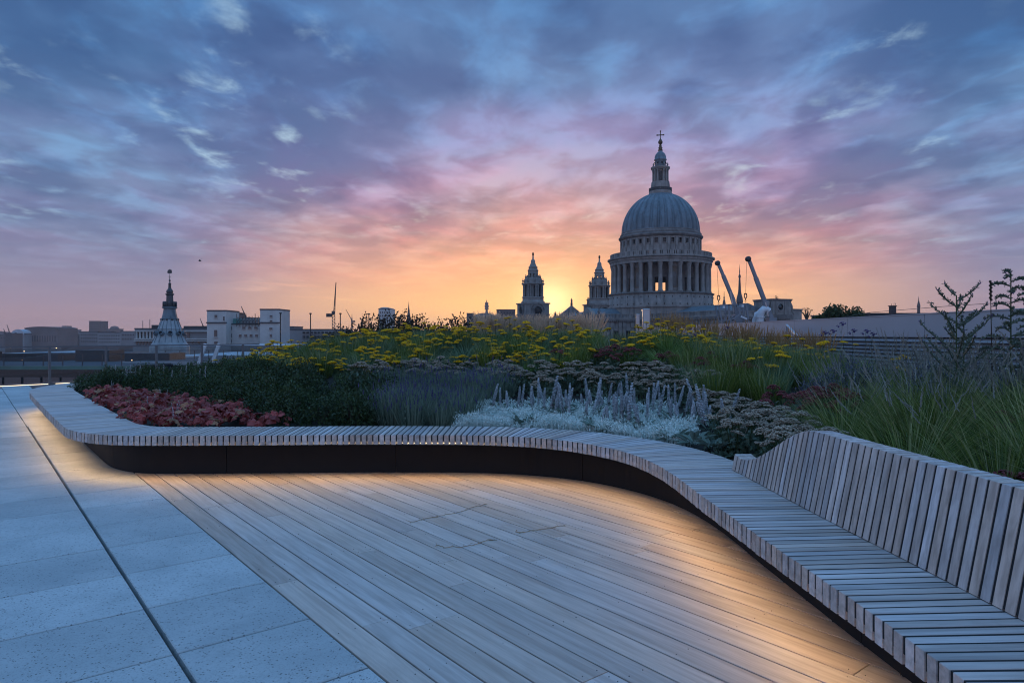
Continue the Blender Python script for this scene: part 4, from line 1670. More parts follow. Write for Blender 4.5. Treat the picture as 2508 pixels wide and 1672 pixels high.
# tall whorled plants at the right edge
def candelabra(x, y, H, n, seed, label, arm=.22, curl=False):
    r = random.Random(seed)
    nb_ = NB()
    nb_.stalks(np.zeros((1, 3)), np.array([[0, 0, H]]), .014, 1)
    o = inst('whorled_plant', nb_.mesh('whorled_plant', ['candelabra', 'stem_green']), None, (x, y, sz(x, y)), (0, 0, seed))
    for i in range(n):
        f = i / (n - 1)
        z = H * (.42 + .58 * f)
        L = arm * (1.1 - .62 * f) * r.uniform(.85, 1.1)
        br_ = MB()
        zz = [0, .16, .16, .02] if curl else [0, .24, .60, .86]
        pts_ = [(0, 0, 0), (L * .4, 0, L * zz[1]), (L * .8, 0, L * zz[2]), (L, 0, L * zz[3])]
        br_.tube(pts_, [.007, .007, .006, .003], 4)
        o2 = inst('flower_branch', br_.mesh('flower_branch', 'candelabra'), o, (0, 0, z), (0, 0, i * 2.399))
        nk = NB()
        tt = np.linspace(.15, 1, 26)
        px = L * tt
        pz = L * np.interp(tt, [0, .4, .8, 1.0], zz)
        pk = np.stack([px, np.random.default_rng(seed + i).normal(0, .007, 26), pz], 1)
        nk.leaves(np.repeat(pk, 2, 0), .030, .012, 0, 1.2, np.random.default_rng(seed + i))
        nk.knobs(pk[-2:], .007, 1)
        inst('florets', nk.mesh('florets', ['candelabra', 'purple']), o2)['kind'] = 'stuff'
    return tag(o, label, 'flower plant', 'tall whorled plants at the right edge')


candelabra(3.92, 6.05, 1.30, 17, 1, 'tall dark whorled plant with upswept arms, left of the right edge', .33)
candelabra(4.40, 6.05, 1.46, 24, 5, 'tallest whorled plant with curled arms at the right edge', .26, True)
candelabra(4.72, 6.2, 1.25, 20, 13, 'dark whorled plant cut by the right edge of the picture', .26, True)
candelabra(4.15, 6.3, 1.05, 13, 9, 'shorter whorled plant between the two tall ones', .24)
o = MB().tube([(0, 0, 0), (.01, 0, .7), (0, .01, 1.40)], [.006, .005, .003], 5)
for i in range(10):
    o.ball((0.004 * (-1) ** i, .004, 1.24 + .018 * i), .012, 5)
tag(o.build('seed_stalk', 'brown_leaf', None, (4.26, 6.1, sz(4.26, 6.1))), 'thin dark seed stalk left of the tallest whorled plant', 'seed stalk')


# verbena: thin stalks with purple buttons
for k, (u, v, y) in enumerate([(2060, 790, 8.6), (2038, 808, 8.9), (2088, 807, 8.8), (2135, 815, 8.4), (2018, 812, 9.0), (1668, 812, 13.0), (1700, 818, 12.5), (1780, 800, 12.8), (2120, 808, 8.6)]):
    t = P(u, v, y)
    zb = sz(t.x, t.y)
    nk = NB()
    h = t.z - zb
    nk.stalks(np.zeros((1, 3)), np.array([[0, 0, h]]), .005, 1)
    c = np.array([[0, 0, h], [.03, .01, h - .03], [-.03, 0, h - .05], [.015, -.03, h - .01]])
    for j, cc in enumerate(c):
        nk.knobs(cc + np.random.default_rng(j).normal(0, .008, (9, 3)), .008, 0)
    nk.stalks(np.tile([[0, 0, h - .14]], (4, 1)), c, .003, 1)
    tag(inst('verbena', nk.mesh('verbena', ['purple', 'stem_green']), None, (t.x, t.y, zb)), 'slender verbena stem with purple buttons before the pale wall', 'flower plant', 'purple verbenas')

# ------------------------------------------------------------------ cathedral
def ring_wall(mb, Rr, th, z0, z1, n, a_off, oz0, oz1, frac, skip=(), mi=0, sub=2):
    """round wall of n bays, each with one opening through its thickness (bay numbers in skip are closed)"""
    for k in range(n):
        a0 = a_off + 2 * math.pi * k / n
        a1 = a_off + 2 * math.pi * (k + 1) / n
        m = (a0 + a1) / 2
        hw = (a1 - a0) / 2 * frac
        A = [a0, m - hw, m + hw, a1]
        Z = [z0, oz0, oz1, z1]

        def pt(a, z, r):
            return (r * math.cos(a), r * math.sin(a), z)
        for i in range(3):
            for j in range(3):
                if i == 1 and j == 1 and k not in skip:
                    continue
                mb.add([pt(A[i], Z[j], Rr), pt(A[i + 1], Z[j], Rr), pt(A[i + 1], Z[j + 1], Rr), pt(A[i], Z[j + 1], Rr)], [(0, 1, 2, 3)], mi)
                mb.add([pt(A[i], Z[j], Rr - th), pt(A[i + 1], Z[j], Rr - th), pt(A[i + 1], Z[j + 1], Rr - th), pt(A[i], Z[j + 1], Rr - th)], [(3, 2, 1, 0)], mi)
        if k not in skip:
            for a in (A[1], A[2]):
                mb.add([pt(a, oz0, Rr), pt(a, oz1, Rr), pt(a, oz1, Rr - th), pt(a, oz0, Rr - th)], [(0, 1, 2, 3)], mi)
            for z in (oz0, oz1):
                mb.add([pt(A[1], z, Rr), pt(A[2], z, Rr), pt(A[2], z, Rr - th), pt(A[1], z, Rr - th)], [(0, 1, 2, 3)], mi)
    for z, flip in ((z0, 1), (z1, 0)):
        for k in range(n):
            a0, a1 = a_off + 2 * math.pi * k / n, a_off + 2 * math.pi * (k + 1) / n
            q = [(Rr * math.cos(a0), Rr * math.sin(a0), z), (Rr * math.cos(a1), Rr * math.sin(a1), z),
                 ((Rr - th) * math.cos(a1), (Rr - th) * math.sin(a1), z), ((Rr - th) * math.cos(a0), (Rr - th) * math.sin(a0), z)]
            mb.add(q, [(0, 1, 2, 3) if not flip else (3, 2, 1, 0)], mi)
    return mb


def ring(mb, prof, n=64, mi=0, smooth=False, c=(0, 0, 0)):
    """closed profile turned into a solid ring"""
    return mb.lathe(prof + [prof[0]], n, c, 0, mi, smooth)


def round_balustrade(mb, Rr, z0, z1, n, mi=0, th=.5, piers=8, every=4):
    ring(mb, [(Rr, z1 - .28), (Rr, z1), (Rr - th, z1), (Rr - th, z1 - .28)], 64, mi)
    ring(mb, [(Rr, z0), (Rr, z0 + .3), (Rr - th, z0 + .3), (Rr - th, z0)], 64, mi)
    for i in range(n):
        a = 2 * math.pi * i / n
        big = i % every == 0
        mb.box(((Rr - th / 2) * math.cos(a), (Rr - th / 2) * math.sin(a), (z0 + z1) / 2), (th * .95, 1.1 if big else .34, z1 - z0 - .3 if not big else z1 - z0), a, mi)
    return mb


DX, DY = 62.3, 288.0
cath = empty('cathedral', (DX, DY, GZ))
tag(cath, 'grey stone cathedral with a great lead dome, colonnaded drum and two west towers', 'cathedral')
CO = (0, 0, -GZ)                                   # parts are modelled in terrace heights
PHI = math.atan2(-DY, -DX)


def cpart(mb, name, mats, parent=None, rz=0.0, loc=CO):
    return mb.build(name, mats, parent or cath, loc if parent is None else (0, 0, 0), rz)


# dome shell with ribs
prof = []
a_, b_, zc_ = 15.65, 16.9, 44.0
for i in range(25):
    t = math.pi / 2 * i / 24 * .90
    prof.append((a_ * math.cos(t), zc_ + b_ * math.sin(t)))
nseg = 192
pat = [1.028, 1.030, 1.030, 1.028, .985, .985]
dm = MB().lathe(prof, nseg, (0, 0, 0), PHI, 0, False, mod=lambda i: pat[i % 6])
dome = cpart(dm, 'dome', 'lead')
rr = MB()
ring(rr, [(15.5, 43.4), (16.25, 43.4), (16.25, 43.9), (15.95, 44.1), (15.5, 44.1)], 96)
ring(rr, [(15.5, 42.4), (16.75, 42.4), (16.75, 43.0), (16.35, 43.4), (15.5, 43.4)], 96)
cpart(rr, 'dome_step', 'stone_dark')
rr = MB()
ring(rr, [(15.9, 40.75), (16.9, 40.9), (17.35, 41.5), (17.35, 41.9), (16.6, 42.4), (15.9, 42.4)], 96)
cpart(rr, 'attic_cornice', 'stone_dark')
# attic with square windows
at = ring_wall(MB(), 16.5, .9, 34.9, 40.75, 32, PHI, 37.9, 40.0, .46)
attic = cpart(at, 'attic_wall', 'stone')
pil = MB().box((0, 0, 37.85), (.3, .95, 5.7)).mesh('pilaster', 'stone')
pn = MB().box((0, 0, 39.0), (.1, 1.6, 1.9)).mesh('window', 'void')
fr = MB()
for c, s_ in (((0, -.78, 39), (.22, .2, 2.2)), ((0, .78, 39), (.22, .2, 2.2)), ((0, 0, 40.05), (.22, 1.8, .22)), ((0, 0, 37.95), (.26, 1.9, .24))):
    fr.box(c, s_)
frm = fr.mesh('window_frame', 'stone')
for k in range(32):
    a = PHI + R(11.25) * k
    inst('pilaster', pil, cath, (16.55 * math.cos(a), 16.55 * math.sin(a), -GZ), (0, 0, a))
    a += R(5.625)
    w = inst('window', pn, cath, (15.7 * math.cos(a), 15.7 * math.sin(a), -GZ), (0, 0, a))
    inst('window_frame', frm, w, (.86, 0, 0))
# stone gallery
rr = round_balustrade(MB(), 20.9, 32.8, 34.75, 192)
cpart(rr, 'gallery_balustrade', 'stone')
rr = MB()
ring(rr, [(15.6, 30.0), (20.9, 30.0), (20.9, 31.1), (21.25, 31.3), (21.3, 31.9), (22.0, 32.3), (22.0, 32.75), (21.2, 32.85), (15.6, 32.95)], 96)
cpart(rr, 'entablature', 'stone')
# columns
col = MB()
col.lathe([(0, 18.35), (1.12, 18.35), (1.12, 18.75), (.95, 18.8), (1.0, 19.1), (.86, 19.25), (.84, 23), (.74, 28.4), (.80, 28.5), (.78, 28.7),
           (1.0, 29.3), (1.05, 29.7), (1.1, 30.0), (0, 30.0)], 14)
colm = col.mesh('column', 'stone')
for k in range(32):
    a = PHI + R(11.25) * k
    inst('column', colm, cath, (19.75 * math.cos(a), 19.75 * math.sin(a), -GZ), (0, 0, a))
# drum wall behind, pierced by windows; every fourth bay is a solid niche
solid = [k for k in range(32) if (k - 1) % 4 == 0]
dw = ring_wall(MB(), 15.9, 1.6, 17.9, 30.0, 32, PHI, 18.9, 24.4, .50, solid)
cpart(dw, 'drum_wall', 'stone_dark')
for k in solid:
    a = PHI + R(11.25) * (k + .5)
    n_ = MB()
    n_.box((17.2, 0, 24.1), (3.0, 2.5, 11.9))
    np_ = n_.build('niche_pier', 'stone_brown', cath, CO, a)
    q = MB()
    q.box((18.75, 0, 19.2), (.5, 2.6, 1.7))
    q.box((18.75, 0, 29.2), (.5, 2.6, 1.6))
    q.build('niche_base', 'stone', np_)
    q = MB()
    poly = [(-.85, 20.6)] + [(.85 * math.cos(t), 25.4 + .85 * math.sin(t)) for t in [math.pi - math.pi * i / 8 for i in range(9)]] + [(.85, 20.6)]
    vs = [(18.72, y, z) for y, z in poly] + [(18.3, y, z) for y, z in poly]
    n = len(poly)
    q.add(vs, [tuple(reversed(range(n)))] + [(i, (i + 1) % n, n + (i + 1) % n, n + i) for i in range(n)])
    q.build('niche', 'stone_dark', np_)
# stylobate and plain podium
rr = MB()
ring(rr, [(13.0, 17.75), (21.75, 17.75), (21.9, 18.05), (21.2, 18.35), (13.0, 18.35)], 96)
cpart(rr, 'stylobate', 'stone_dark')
rr = MB().lathe([(21.35, 4.0), (21.35, 12.6), (21.35, 17.75), (18, 17.76)], 96, (0, 0, 0), 0, 0, True)
ring(rr, [(20.8, 12.3), (21.9, 12.3), (21.9, 12.8), (20.8, 12.8)], 96)
pod = cpart(rr, 'podium', 'stone')
hole = MB().box((0, 0, 0), (.3, .28, .5)).mesh('putlog', 'void')
for k in range(44):
    a = PHI + 2 * math.pi * (k + .5) / 44
    for zz in (16.4, 13.6):
        inst('drain_hole', hole, pod, (21.35 * math.cos(a), 21.35 * math.sin(a), zz), (0, 0, a))
# lantern
ln = MB()
ln.lathe([(4.75, 59.8), (4.75, 61.2), (4.35, 61.6), (4.35, 62.2), (3.9, 62.2), (3.9, 63.7), (3.7, 65.3), (2.6, 65.3), (2.6, 70.3), (3.5, 70.3), (3.95, 71.0), (3.95, 71.5), (2.4, 71.6)], 32, (0, 0, 0), 0, 0, False)
lan = cpart(ln, 'lantern', 'stone')
q = round_balustrade(MB(), 4.75, 61.6, 62.7, 48, 0, .2)
q.build('golden_gallery', 'dark_steel', lan)
lc = MB().lathe([(0, 65.3), (.42, 65.3), (.34, 65.8), (.31, 69.6), (.45, 70.3), (0, 70.3)], 10).mesh('column', 'stone')
for k in range(16):
    if k % 4 in (1, 2, 3):
        a = PHI + 2 * math.pi * (k + .1) / 16
        inst('column', lc, lan, (3.25 * math.cos(a), 3.25 * math.sin(a), 0), (0, 0, a))
for k in range(4):
    a = PHI + math.pi / 2 * k + .04
    b = MB().box((2.5, 0, 67.5), (.5, 1.1, 4.2)).build('opening', 'void', lan, (0, 0, 0), a)
    u_ = MB().lathe([(0, 71.5), (.35, 71.5), (.2, 71.9), (.4, 72.3), (.15, 72.9), (0, 73.3)], 8)
    for da in (.5, 1.07):
        inst('urn', u_.mesh('urn', 'stone_dark'), lan, (3.3 * math.cos(a + da), 3.3 * math.sin(a + da), 0))
cu = MB().lathe([(2.25, 71.5), (2.25, 74.2), (2.6, 74.5), (2.6, 74.9), (2.4, 75.0), (2.35, 76.0), (2.0, 77.0), (1.3, 77.8), (.85, 78.15), (.85, 78.6)], 24)
cpo = cpart(cu, 'cupola', 'lead')
for k in range(8):
    a = PHI + math.pi / 4 * k + .3
    MB().ball((2.3 * math.cos(a), 2.3 * math.sin(a), 73.3), .42, 8).build('oculus', 'void', cpo)
fi = MB().lathe([(.85, 78.5), (1.1, 78.7), (.7, 79.2), (.9, 79.8), (.5, 80.3), (.6, 80.8), (.35, 81.2), (.4, 81.3)], 12)
fi.ball((0, 0, 82.1), .95, 12)
fin = cpart(fi, 'finial', 'gilt')
cr = MB()
cr.box((0, 0, 84.9), (.34, .34, 3.8))
cr.box((0, 0, 85.15), (2.7, .34, .36))
for x, z in ((-1.35, 85.15), (1.35, 85.15), (0, 86.75)):
    cr.box((x, 0, z), (.5, .4, .5))
cr.lathe([(.7, 83.0), (.3, 83.4), (.2, 83.8)], 8)
cr.build('cross', 'gilt', fin, (0, 0, 0), PHI + math.pi / 2)

# body: A points from the dome towards the camera (choir), T to the left (transept)
AX = Vector((.36, -.933, 0)).normalized()
TX = Vector((-.933, -.36, 0)).normalized()


def rect(o0, o1, w, axis, perp):
    a = axis * o0
    b = axis * o1
    return [a - perp * w, b - perp * w, b + perp * w, a + perp * w]


def block(name, o0, o1, w, axis, perp, ztop, mats='stone', roof=None, parapet=True, pil_sp=5.2):
    base = MB().prism(rect(o0, o1, w, axis, perp), GZ, ztop)
    root = cpart(base, name, mats)
    cn = MB()
    cn.prism(rect(o0 - .9, o1 + .9, w + .9, axis, perp), ztop - .55, ztop + .1)
    cn.prism(rect(o0 - .4, o1 + .4, w + .4, axis, perp), ztop - 1.3, ztop - .553)
    cn.build('cornice', 'stone_dark', root)
    # dentil blocks, balustrade and pilasters round the block
    dn, bl, = MB(), MB()
    pmesh = MB()
    pmesh.box((0, 0, (ztop - 1.3 + GZ) / 2), (.5, 1.15, ztop - 1.3 - GZ))
    pmesh.box((.05, 0, ztop - 2.3), (.7, 1.5, 1.9))
    pm_ = pmesh.mesh('pilaster', 'stone')
    sides = [(axis * o0 - perp * w, axis * o1 - perp * w, -perp), (axis * o1 - perp * w, axis * o1 + perp * w, axis), (axis * o1 + perp * w, axis * o0 + perp * w, perp)]
    for a, b, nrm_ in sides:
        L = (b - a).length
        d = (b - a).normalized()
        rz = math.atan2(nrm_.y, nrm_.x)
        for i in range(int(L / .9)):
            p = a + d * (.45 + .9 * i) + nrm_ * .62
            dn.box((p.x, p.y, ztop - .74), (.5, .4, .36), rz)
        if parapet:
            p0, p1 = a + nrm_ * .2 + Vector((0, 0, ztop)), b + nrm_ * .2 + Vector((0, 0, ztop))
            bl.bar(p0 + Vector((0, 0, .32)), p1 + Vector((0, 0, .32)), .45, .5)
            bl.bar(p0 + Vector((0, 0, 1.95)), p1 + Vector((0, 0, 1.95)), .5, .3)
            k = int(L / .62)
            for i in range(k):
                p = a + d * (L * (i + .5) / k) + nrm_ * .2
                big = i % 9 == 0
                bl.box((p.x, p.y, ztop + 1.19), (.4, 1.3 if big else .28, 1.24), rz)
        k = max(2, int(L / pil_sp))
        for i in range(k):
            for e in (-.9, .9):
                p = a + d * (L * (i + .5) / k + e) + nrm_ * .1
                inst('pilaster', pm_, root, (p.x, p.y, 0), (0, 0, rz))
            if i < k - 1:
                p = a + d * (L * (i + 1) / k) + nrm_ * .04
                w_ = MB().box((0, 0, ztop - 6.2), (.16, 1.7, 3.6)).build('window', 'void', root, (p.x, p.y, 0), rz)
                f_ = MB()
                f_.box((.1, 0, ztop - 4.2), (.3, 2.6, .5))
                f_.box((.1, 0, ztop - 8.2), (.3, 2.4, .35))
                f_.build('window_hood', 'stone', w_)
    dn.build('dentils', 'stone', root)
    if parapet:
        bl.build('parapet', 'stone', root)
    if roof:
        ze, zr, inset = roof
        a, b = axis * (o0 + .3), axis * (o1 - inset)
        wv = w - 2.2
        vs = [a - perp * wv, b - perp * wv, b + perp * wv, a + perp * wv, a, b]
        vs = [Vector((p.x, p.y, ze if i < 4 else zr)) for i, p in enumerate(vs)]
        r_ = MB().add(vs, [(0, 1, 5, 4), (2, 3, 4, 5), (1, 2, 5), (3, 0, 4), (3, 2, 1, 0)])
        r_.build('roof', 'lead', root)
    return root


choir = block('choir', 14, 58, 14.5, AX, TX, 7.6, roof=(8.0, 12.4, 4))
trans = block('transept', 12, 34, 12.5, TX, AX, 7.4, parapet=True)
nave = block('nave', 12, 78, 15, -AX, TX, 8.0, parapet=True, roof=(8.2, 13.2, 0))
ntr = block('transept', 12, 36, 12.5, -TX, AX, 7.4, roof=(7.6, 12.0, 2))
# transept pediment and roof, statues
pe = MB()
for o0, o1, w, zr, mi in ((9, 33.2, 8.4, 12.0, 1), (33.2, 34.6, 9.4, 12.5, 0)):
    a, b = TX * o0, TX * o1
    vs = [a - AX * w, b - AX * w, b + AX * w, a + AX * w, a, b]
    vs = [Vector((p.x, p.y, 7.45 if i < 4 else zr)) for i, p in enumerate(vs)]
    pe.add(vs, [(0, 1, 5, 4), (2, 3, 4, 5), (1, 2, 5), (3, 0, 4), (3, 2, 1, 0)], mi)
ped = pe.build('pediment', ['stone', 'lead'], trans)
q = MB()
a = TX * 34.62
q.lathe([(0, -.12), (1.7, -.12), (1.7, .12), (0, .12)], 20)
dsk = inst('pediment_roundel', q.mesh('pediment_roundel', 'stone_dark'), ped, (a.x, a.y, 9.3))
dsk.rotation_euler = (0, R(90), math.atan2(TX.y, TX.x))


def statue_mesh():
    m = MB()
    m.box((0, 0, .35), (1.0, 1.0, .7))
    m.lathe([(0, .7), (.62, .7), (.55, 1.6), (.42, 2.3), (.55, 3.0), (.5, 3.35), (.16, 3.5), (.15, 3.62), (.27, 3.8), (.26, 4.05), (0, 4.2)], 10)
    m.tube([(.45, 0, 3.2), (.8, -.15, 2.6), (.75, -.5, 2.2)], [.17, .14, .1], 6)
    m.tube([(-.45, 0, 3.2), (-.85, -.1, 2.7), (-.7, -.45, 3.1)], [.17, .14, .1], 6)
    return m.mesh('statue', 'stone_dark')


stm_ = statue_mesh()
for o_, e, z in ((34.0, 0, 12.4), (34.0, -9.2, 7.5), (34.0, 9.2, 7.5)):
    p = TX * o_ + AX * e
    inst('statue', stm_, trans, (p.x, p.y, z), (0, 0, math.atan2(TX.y, TX.x) + R(90)))
# raised attic block with round window at the east end, and a low pier beside it
pc = AX * 54.0 - TX * 10.6
ab = MB()
rz = math.atan2(AX.y, AX.x)
ab.box((0, 0, 10.5), (9.0, 8.4, 6.0))
att = ab.build('east_attic', 'stone', cath, (pc.x, pc.y, -GZ), rz)
q = MB()
q.box((0, 0, 13.65), (9.7, 9.1, .35))
q.box((0, 0, 13.25), (9.3, 8.7, .45))
q.box((0, 0, 8.0), (9.6, 9.0, .8))
q.build('cornice', 'stone_dark', att)
q = MB().lathe([(0, 0), (1.1, 0), (1.1, .3), (0, .3)], 24)
w_ = inst('window', q.mesh('window', 'void'), att, (4.4, -.6, 11.0))
w_.rotation_euler = (0, R(90), 0)
q = MB()
ring(q, [(1.1, 0), (1.55, 0), (1.55, .4), (1.1, .4)], 24)
inst('window_frame', q.mesh('window_frame', 'stone'), w_)
for e in (-3.6, -2.1, 1.6, 3.2):
    MB().box((4.55, e, 10.7), (.25, .8, 4.6)).build('pilaster', 'stone', att)
for e in (-1, 1):
    sc_ = MB().tube([(0, e * 4.2, 12.6), (0, e * 5.3, 11.2), (0, e * 5.6, 9.6), (0, e * 6.6, 8.6)], [.9, .7, .5, .5], 8)
    sc_.build('scroll', 'stone', att, (3.2, 0, 0))
pc2 = AX * 55 - TX * 18.0
q = MB()
q.box((0, 0, 8.4), (5, 5, 3.6))
q.box((0, 0, 10.3), (5.6, 5.6, .4))
q.build('low_pier', 'stone', cath, (pc2.x, pc2.y, -GZ), rz)
# leaf sprig growing on the attic
nk = NB()
nk.leaves(dome_pts(60, .9, 1.3, None, 0, .2), .4, .2, 0, .8)
tag(inst('self_sown_bush', nk.mesh('self_sown_bush', 'tree_leaf'), None, (DX + pc.x + 1, DY + pc.y - 1, 13.8)), 'small bush growing on the cathedral attic', 'bush')

# west towers
def west_tower(px, Y):
    wx, wy = (px - 1254) / F * Y, Y
    k = .0519

    def Z(y):
        return 53.57 - .0519 * y
    root = empty('west_tower', (wx - DX, wy - DY, -GZ), 0, cath)
    q = MB()
    q.box((0, 0, (GZ + Z(690)) / 2), (13.0, 13.0, Z(690) - GZ), rz)
    q.box((0, 0, Z(688)), (14.0, 14.0, .7), rz)
    q.box((0, 0, Z(800)), (13.8, 13.8, .6), rz)
    q.lathe([(6.3, Z(690)), (6.3, Z(668)), (5.7, Z(660)), (5.6, Z(628)), (6.0, Z(626)), (5.9, Z(618)), (4.1, Z(618)), (4.1, Z(498)), (5.6, Z(497)), (6.15, Z(488)),
             (6.15, Z(480)), (4.5, Z(478)), (4.4, Z(426)), (3.0, Z(418))], 32, (0, 0, 0), 0, 0, False)
    q.build('tower_body', 'stone', root)
    c_ = MB().lathe([(0, Z(618)), (.55, Z(618)), (.42, Z(608)), (.38, Z(512)), (.58, Z(498)), (0, Z(498))], 8).mesh('column', 'stone')
    for i in range(16):
        a = PHI + 2 * math.pi * (i + (.22 if i % 2 else -.22)) / 16
        inst('column', c_, root, (5.25 * math.cos(a), 5.25 * math.sin(a), 0))
    o_ = MB().box((0, 0, (Z(618) + Z(505)) / 2), (.5, 1.1, Z(505) - Z(618))).mesh('opening', 'void')
    for i in range(8):
        a = PHI + 2 * math.pi * (i + .5) / 8
        inst('opening', o_, root, (4.0 * math.cos(a), 4.0 * math.sin(a), 0), (0, 0, a))
    # open arcaded lantern stages: daylight shows through
    q = ring_wall(MB(), 4.3, .5, Z(478), Z(440), 8, PHI, Z(472), Z(446), .42)
    q.build('lower_arcade', 'stone', root)
    q = ring_wall(MB(), 2.7, .4, Z(426), Z(352), 8, PHI, Z(418), Z(378), .52)
    q.lathe([(3.9, Z(440)), (3.2, Z(432)), (2.7, Z(420))], 16, (0, 0, 0), 0, 0, False)
    q.lathe([(2.7, Z(352)), (2.95, Z(350)), (2.95, Z(342)), (2.4, Z(336)), (2.35, Z(318)), (2.5, Z(316)), (2.5, Z(310)), (2.05, Z(306)), (1.7, Z(290)), (1.2, Z(270)), (1.15, Z(245)), (.9, Z(238)),
             (.45, Z(228)), (.4, Z(200)), (.3, Z(192))], 16, (0, 0, 0), 0, 0, True)
    q.build('upper_lantern', 'stone', root)
    f_ = MB().lathe([(.3, Z(196)), (.5, Z(188)), (.55, Z(178)), (.42, Z(166)), (.1, Z(158)), (0, Z(157))], 10)
    f_.build('pineapple_finial', 'gilt', root)
    un = MB().lathe([(0, 0), (.42, 0), (.3, .5), (.2, .6), (.5, 1.2), (.45, 1.5), (.15, 1.9), (.2, 2.3), (0, 2.8)], 8).mesh('urn', 'stone_dark')
    for i in range(8):
        a = PHI + 2 * math.pi * (i + .5) / 8
        inst('urn', un, root, (5.5 * math.cos(a), 5.5 * math.sin(a), Z(480)))
        inst('urn', un, root, (4.0 * math.cos(a), 4.0 * math.sin(a), Z(440)))
        sc_ = MB().bar((4.3 * math.cos(a), 4.3 * math.sin(a), Z(462)), (2.8 * math.cos(a), 2.8 * math.sin(a), Z(395)), .35, .6)
        sc_.build('scroll_buttress', 'stone', root)
    # clock faces on two sides
    for nv, has in ((AX, True), (TX, True)):
        a = math.atan2(nv.y, nv.x)
        c0 = nv * 6.55
        zc_ = Z(762)
        f_ = MB().lathe([(0, 0), (2.25, 0), (2.25, .12), (0, .12)], 28)
        cf = inst('clock_face', f_.mesh('clock_face', 'clock'), root, (c0.x, c0.y, zc_))
        cf.rotation_euler = (0, R(90), a)
        rg = MB()
        ring(rg, [(2.2, 0), (2.75, 0), (2.75, .5), (2.2, .5)], 28)
        inst('clock_surround', rg.mesh('clock_surround', 'stone_dark'), cf)
        hd = MB()
        for i in range(12):
            t = 2 * math.pi * i / 12
            hd.box((1.8 * math.cos(t), 1.8 * math.sin(t), .15), (.42, .16, .08), t)
        hd.box((-.15, .75, .2), (.16, 1.5, .06), .25)
        hd.box((-.55, -.3, .2), (1.2, .2, .06), .5)
        inst('clock_hands', hd.mesh('clock_hands', 'gilt'), cf)
        # segmental hood over the dial
        hp = [c0 + Vector((-nv.y, nv.x, 0)) * 3.6 * math.cos(t) + Vector((0, 0, zc_ + .4 + 3.3 * math.sin(t))) for t in [math.pi * i / 10 for i in range(11)]]
        MB().tube(hp, .35, 6).build('clock_hood', 'stone_dark', root)
    return root


west_tower(1305.5, 366)
west_tower(1468, 380)
# west pediment seen from behind between the towers
wp = -AX * 84
q = MB()
for zz, ww in ((9.0, 0),):
    a = wp - TX * 10
    b = wp + TX * 10
    pts_ = [a, b, b - AX * 1.5, a - AX * 1.5]
    top = [wp, wp - AX * 1.5]
    vs = [Vector((p.x, p.y, 9.5)) for p in pts_] + [Vector((p.x, p.y, 17.0)) for p in top]
    q.add(vs, [(0, 1, 4), (2, 3, 5), (1, 2, 5, 4), (3, 0, 4, 5), (3, 2, 1, 0)])
q.prism([wp - TX * 10.5 + AX, wp + TX * 10.5 + AX, wp + TX * 10.5 - AX * 2.5, wp - TX * 10.5 - AX * 2.5], GZ, 9.6)
wpo = cpart(q, 'west_front', 'stone')
for e, z in ((0, 16.8), (9.6, 9.6), (-9.6, 9.6)):
    p = wp + TX * e - AX * .6
    inst('statue', stm_, wpo, (p.x, p.y, z), (0, 0, 1.2))

# ------------------------------------------------------------------ city
def house(name, label, u0, u1, vt, Y, depth, mats='grey_stone', wins=None, group=None, cat='building', vb=None, extra=None, win_mat='pane', rz=0.0):
    """block building standing on the city ground; wins: rows of (v0, v1, [(ua, ub), ...])"""
    a, b = P(u0, vt, Y), P(u1, vt, Y)
    cx, w, zt = (a.x + b.x) / 2, b.x - a.x, a.z
    o = empty(name, (cx, Y + depth / 2, GZ))
    MB().box((0, 0, (zt - GZ) / 2), (w, depth, zt - GZ)).build('wall', mats, o)
    q = MB()
    h = .012 * Y / 20 + .25
    q.box((0, 0, zt - GZ + h / 2), (w + h * .6, depth + h * .6, h))
    q.build('roof', 'dark_roof', o)
    for v0, v1, cols in (wins or []):
        for ua, ub in cols:
            p, r_ = P(ua, v0, Y), P(ub, v1, Y)
            ww, hh = r_.x - p.x, p.z - r_.z
            f = MB().box((0, 0, 0), (ww, .3, hh)).build('window', win_mat, o, ((p.x + r_.x) / 2 - cx, -depth / 2 - .02, (p.z + r_.z) / 2 - GZ))
            MB().box((0, -.12, -hh / 2 - hh * .06), (ww * 1.15, .5, hh * .12)).build('sill', mats, f)
    tag(o, label, cat, group)
    return o, cx, zt


def cols(u0, u1, n, frac=.5):
    s_ = (u1 - u0) / n
    return [(u0 + s_ * (i + .5 - frac / 2), u0 + s_ * (i + .5 + frac / 2)) for i in range(n)]


# two white stone towers and the works between them
house('stone_tower', 'white stone block tower left of the scaffolded building', 507, 554, 762, 210, 10, 'white_stone',
      [(771, 778, [(526, 532)]), (808, 825, [(525, 532)]), (836, 841, [(525, 533)]), (775, 785, [(547, 550)])], cat='tower')
house('stone_tower', 'white stone block tower right of the scaffolded building', 637, 684, 759, 210, 10, 'white_stone',
      [(772, 776, [(661, 667)]), (784, 787, [(661, 667)]), (802, 807, [(660, 667)]), (818, 824, [(661, 666)])], cat='tower')
for u in (507, 637):
    c = P(u + 23.5, 790, 209.9)
    MB().box((0, 0, 0), (P(47, 0, 210).x - P(0, 0, 210).x + .4, .5, .35)).build('band_course', 'dark_roof', [o for o in bpy.data.objects if o.name.startswith('stone_tower')][0 if u == 507 else 1],
        (0, -5.05, c.z - GZ))
hb, cx, zt = house('works_building', 'white building with green copper roof and scaffolding between the two towers', 554, 638, 795, 214, 9, 'white_stone',
      [(799, 808, [(562, 568)]), (817, 827, [(562, 568)]), (832, 840, [(562, 568)]), (819, 824, cols(582, 635, 4, .45)), (800, 805, cols(590, 634, 3, .5))])
q = MB()
a, b = P(557, 795, 214), P(578, 780, 214)
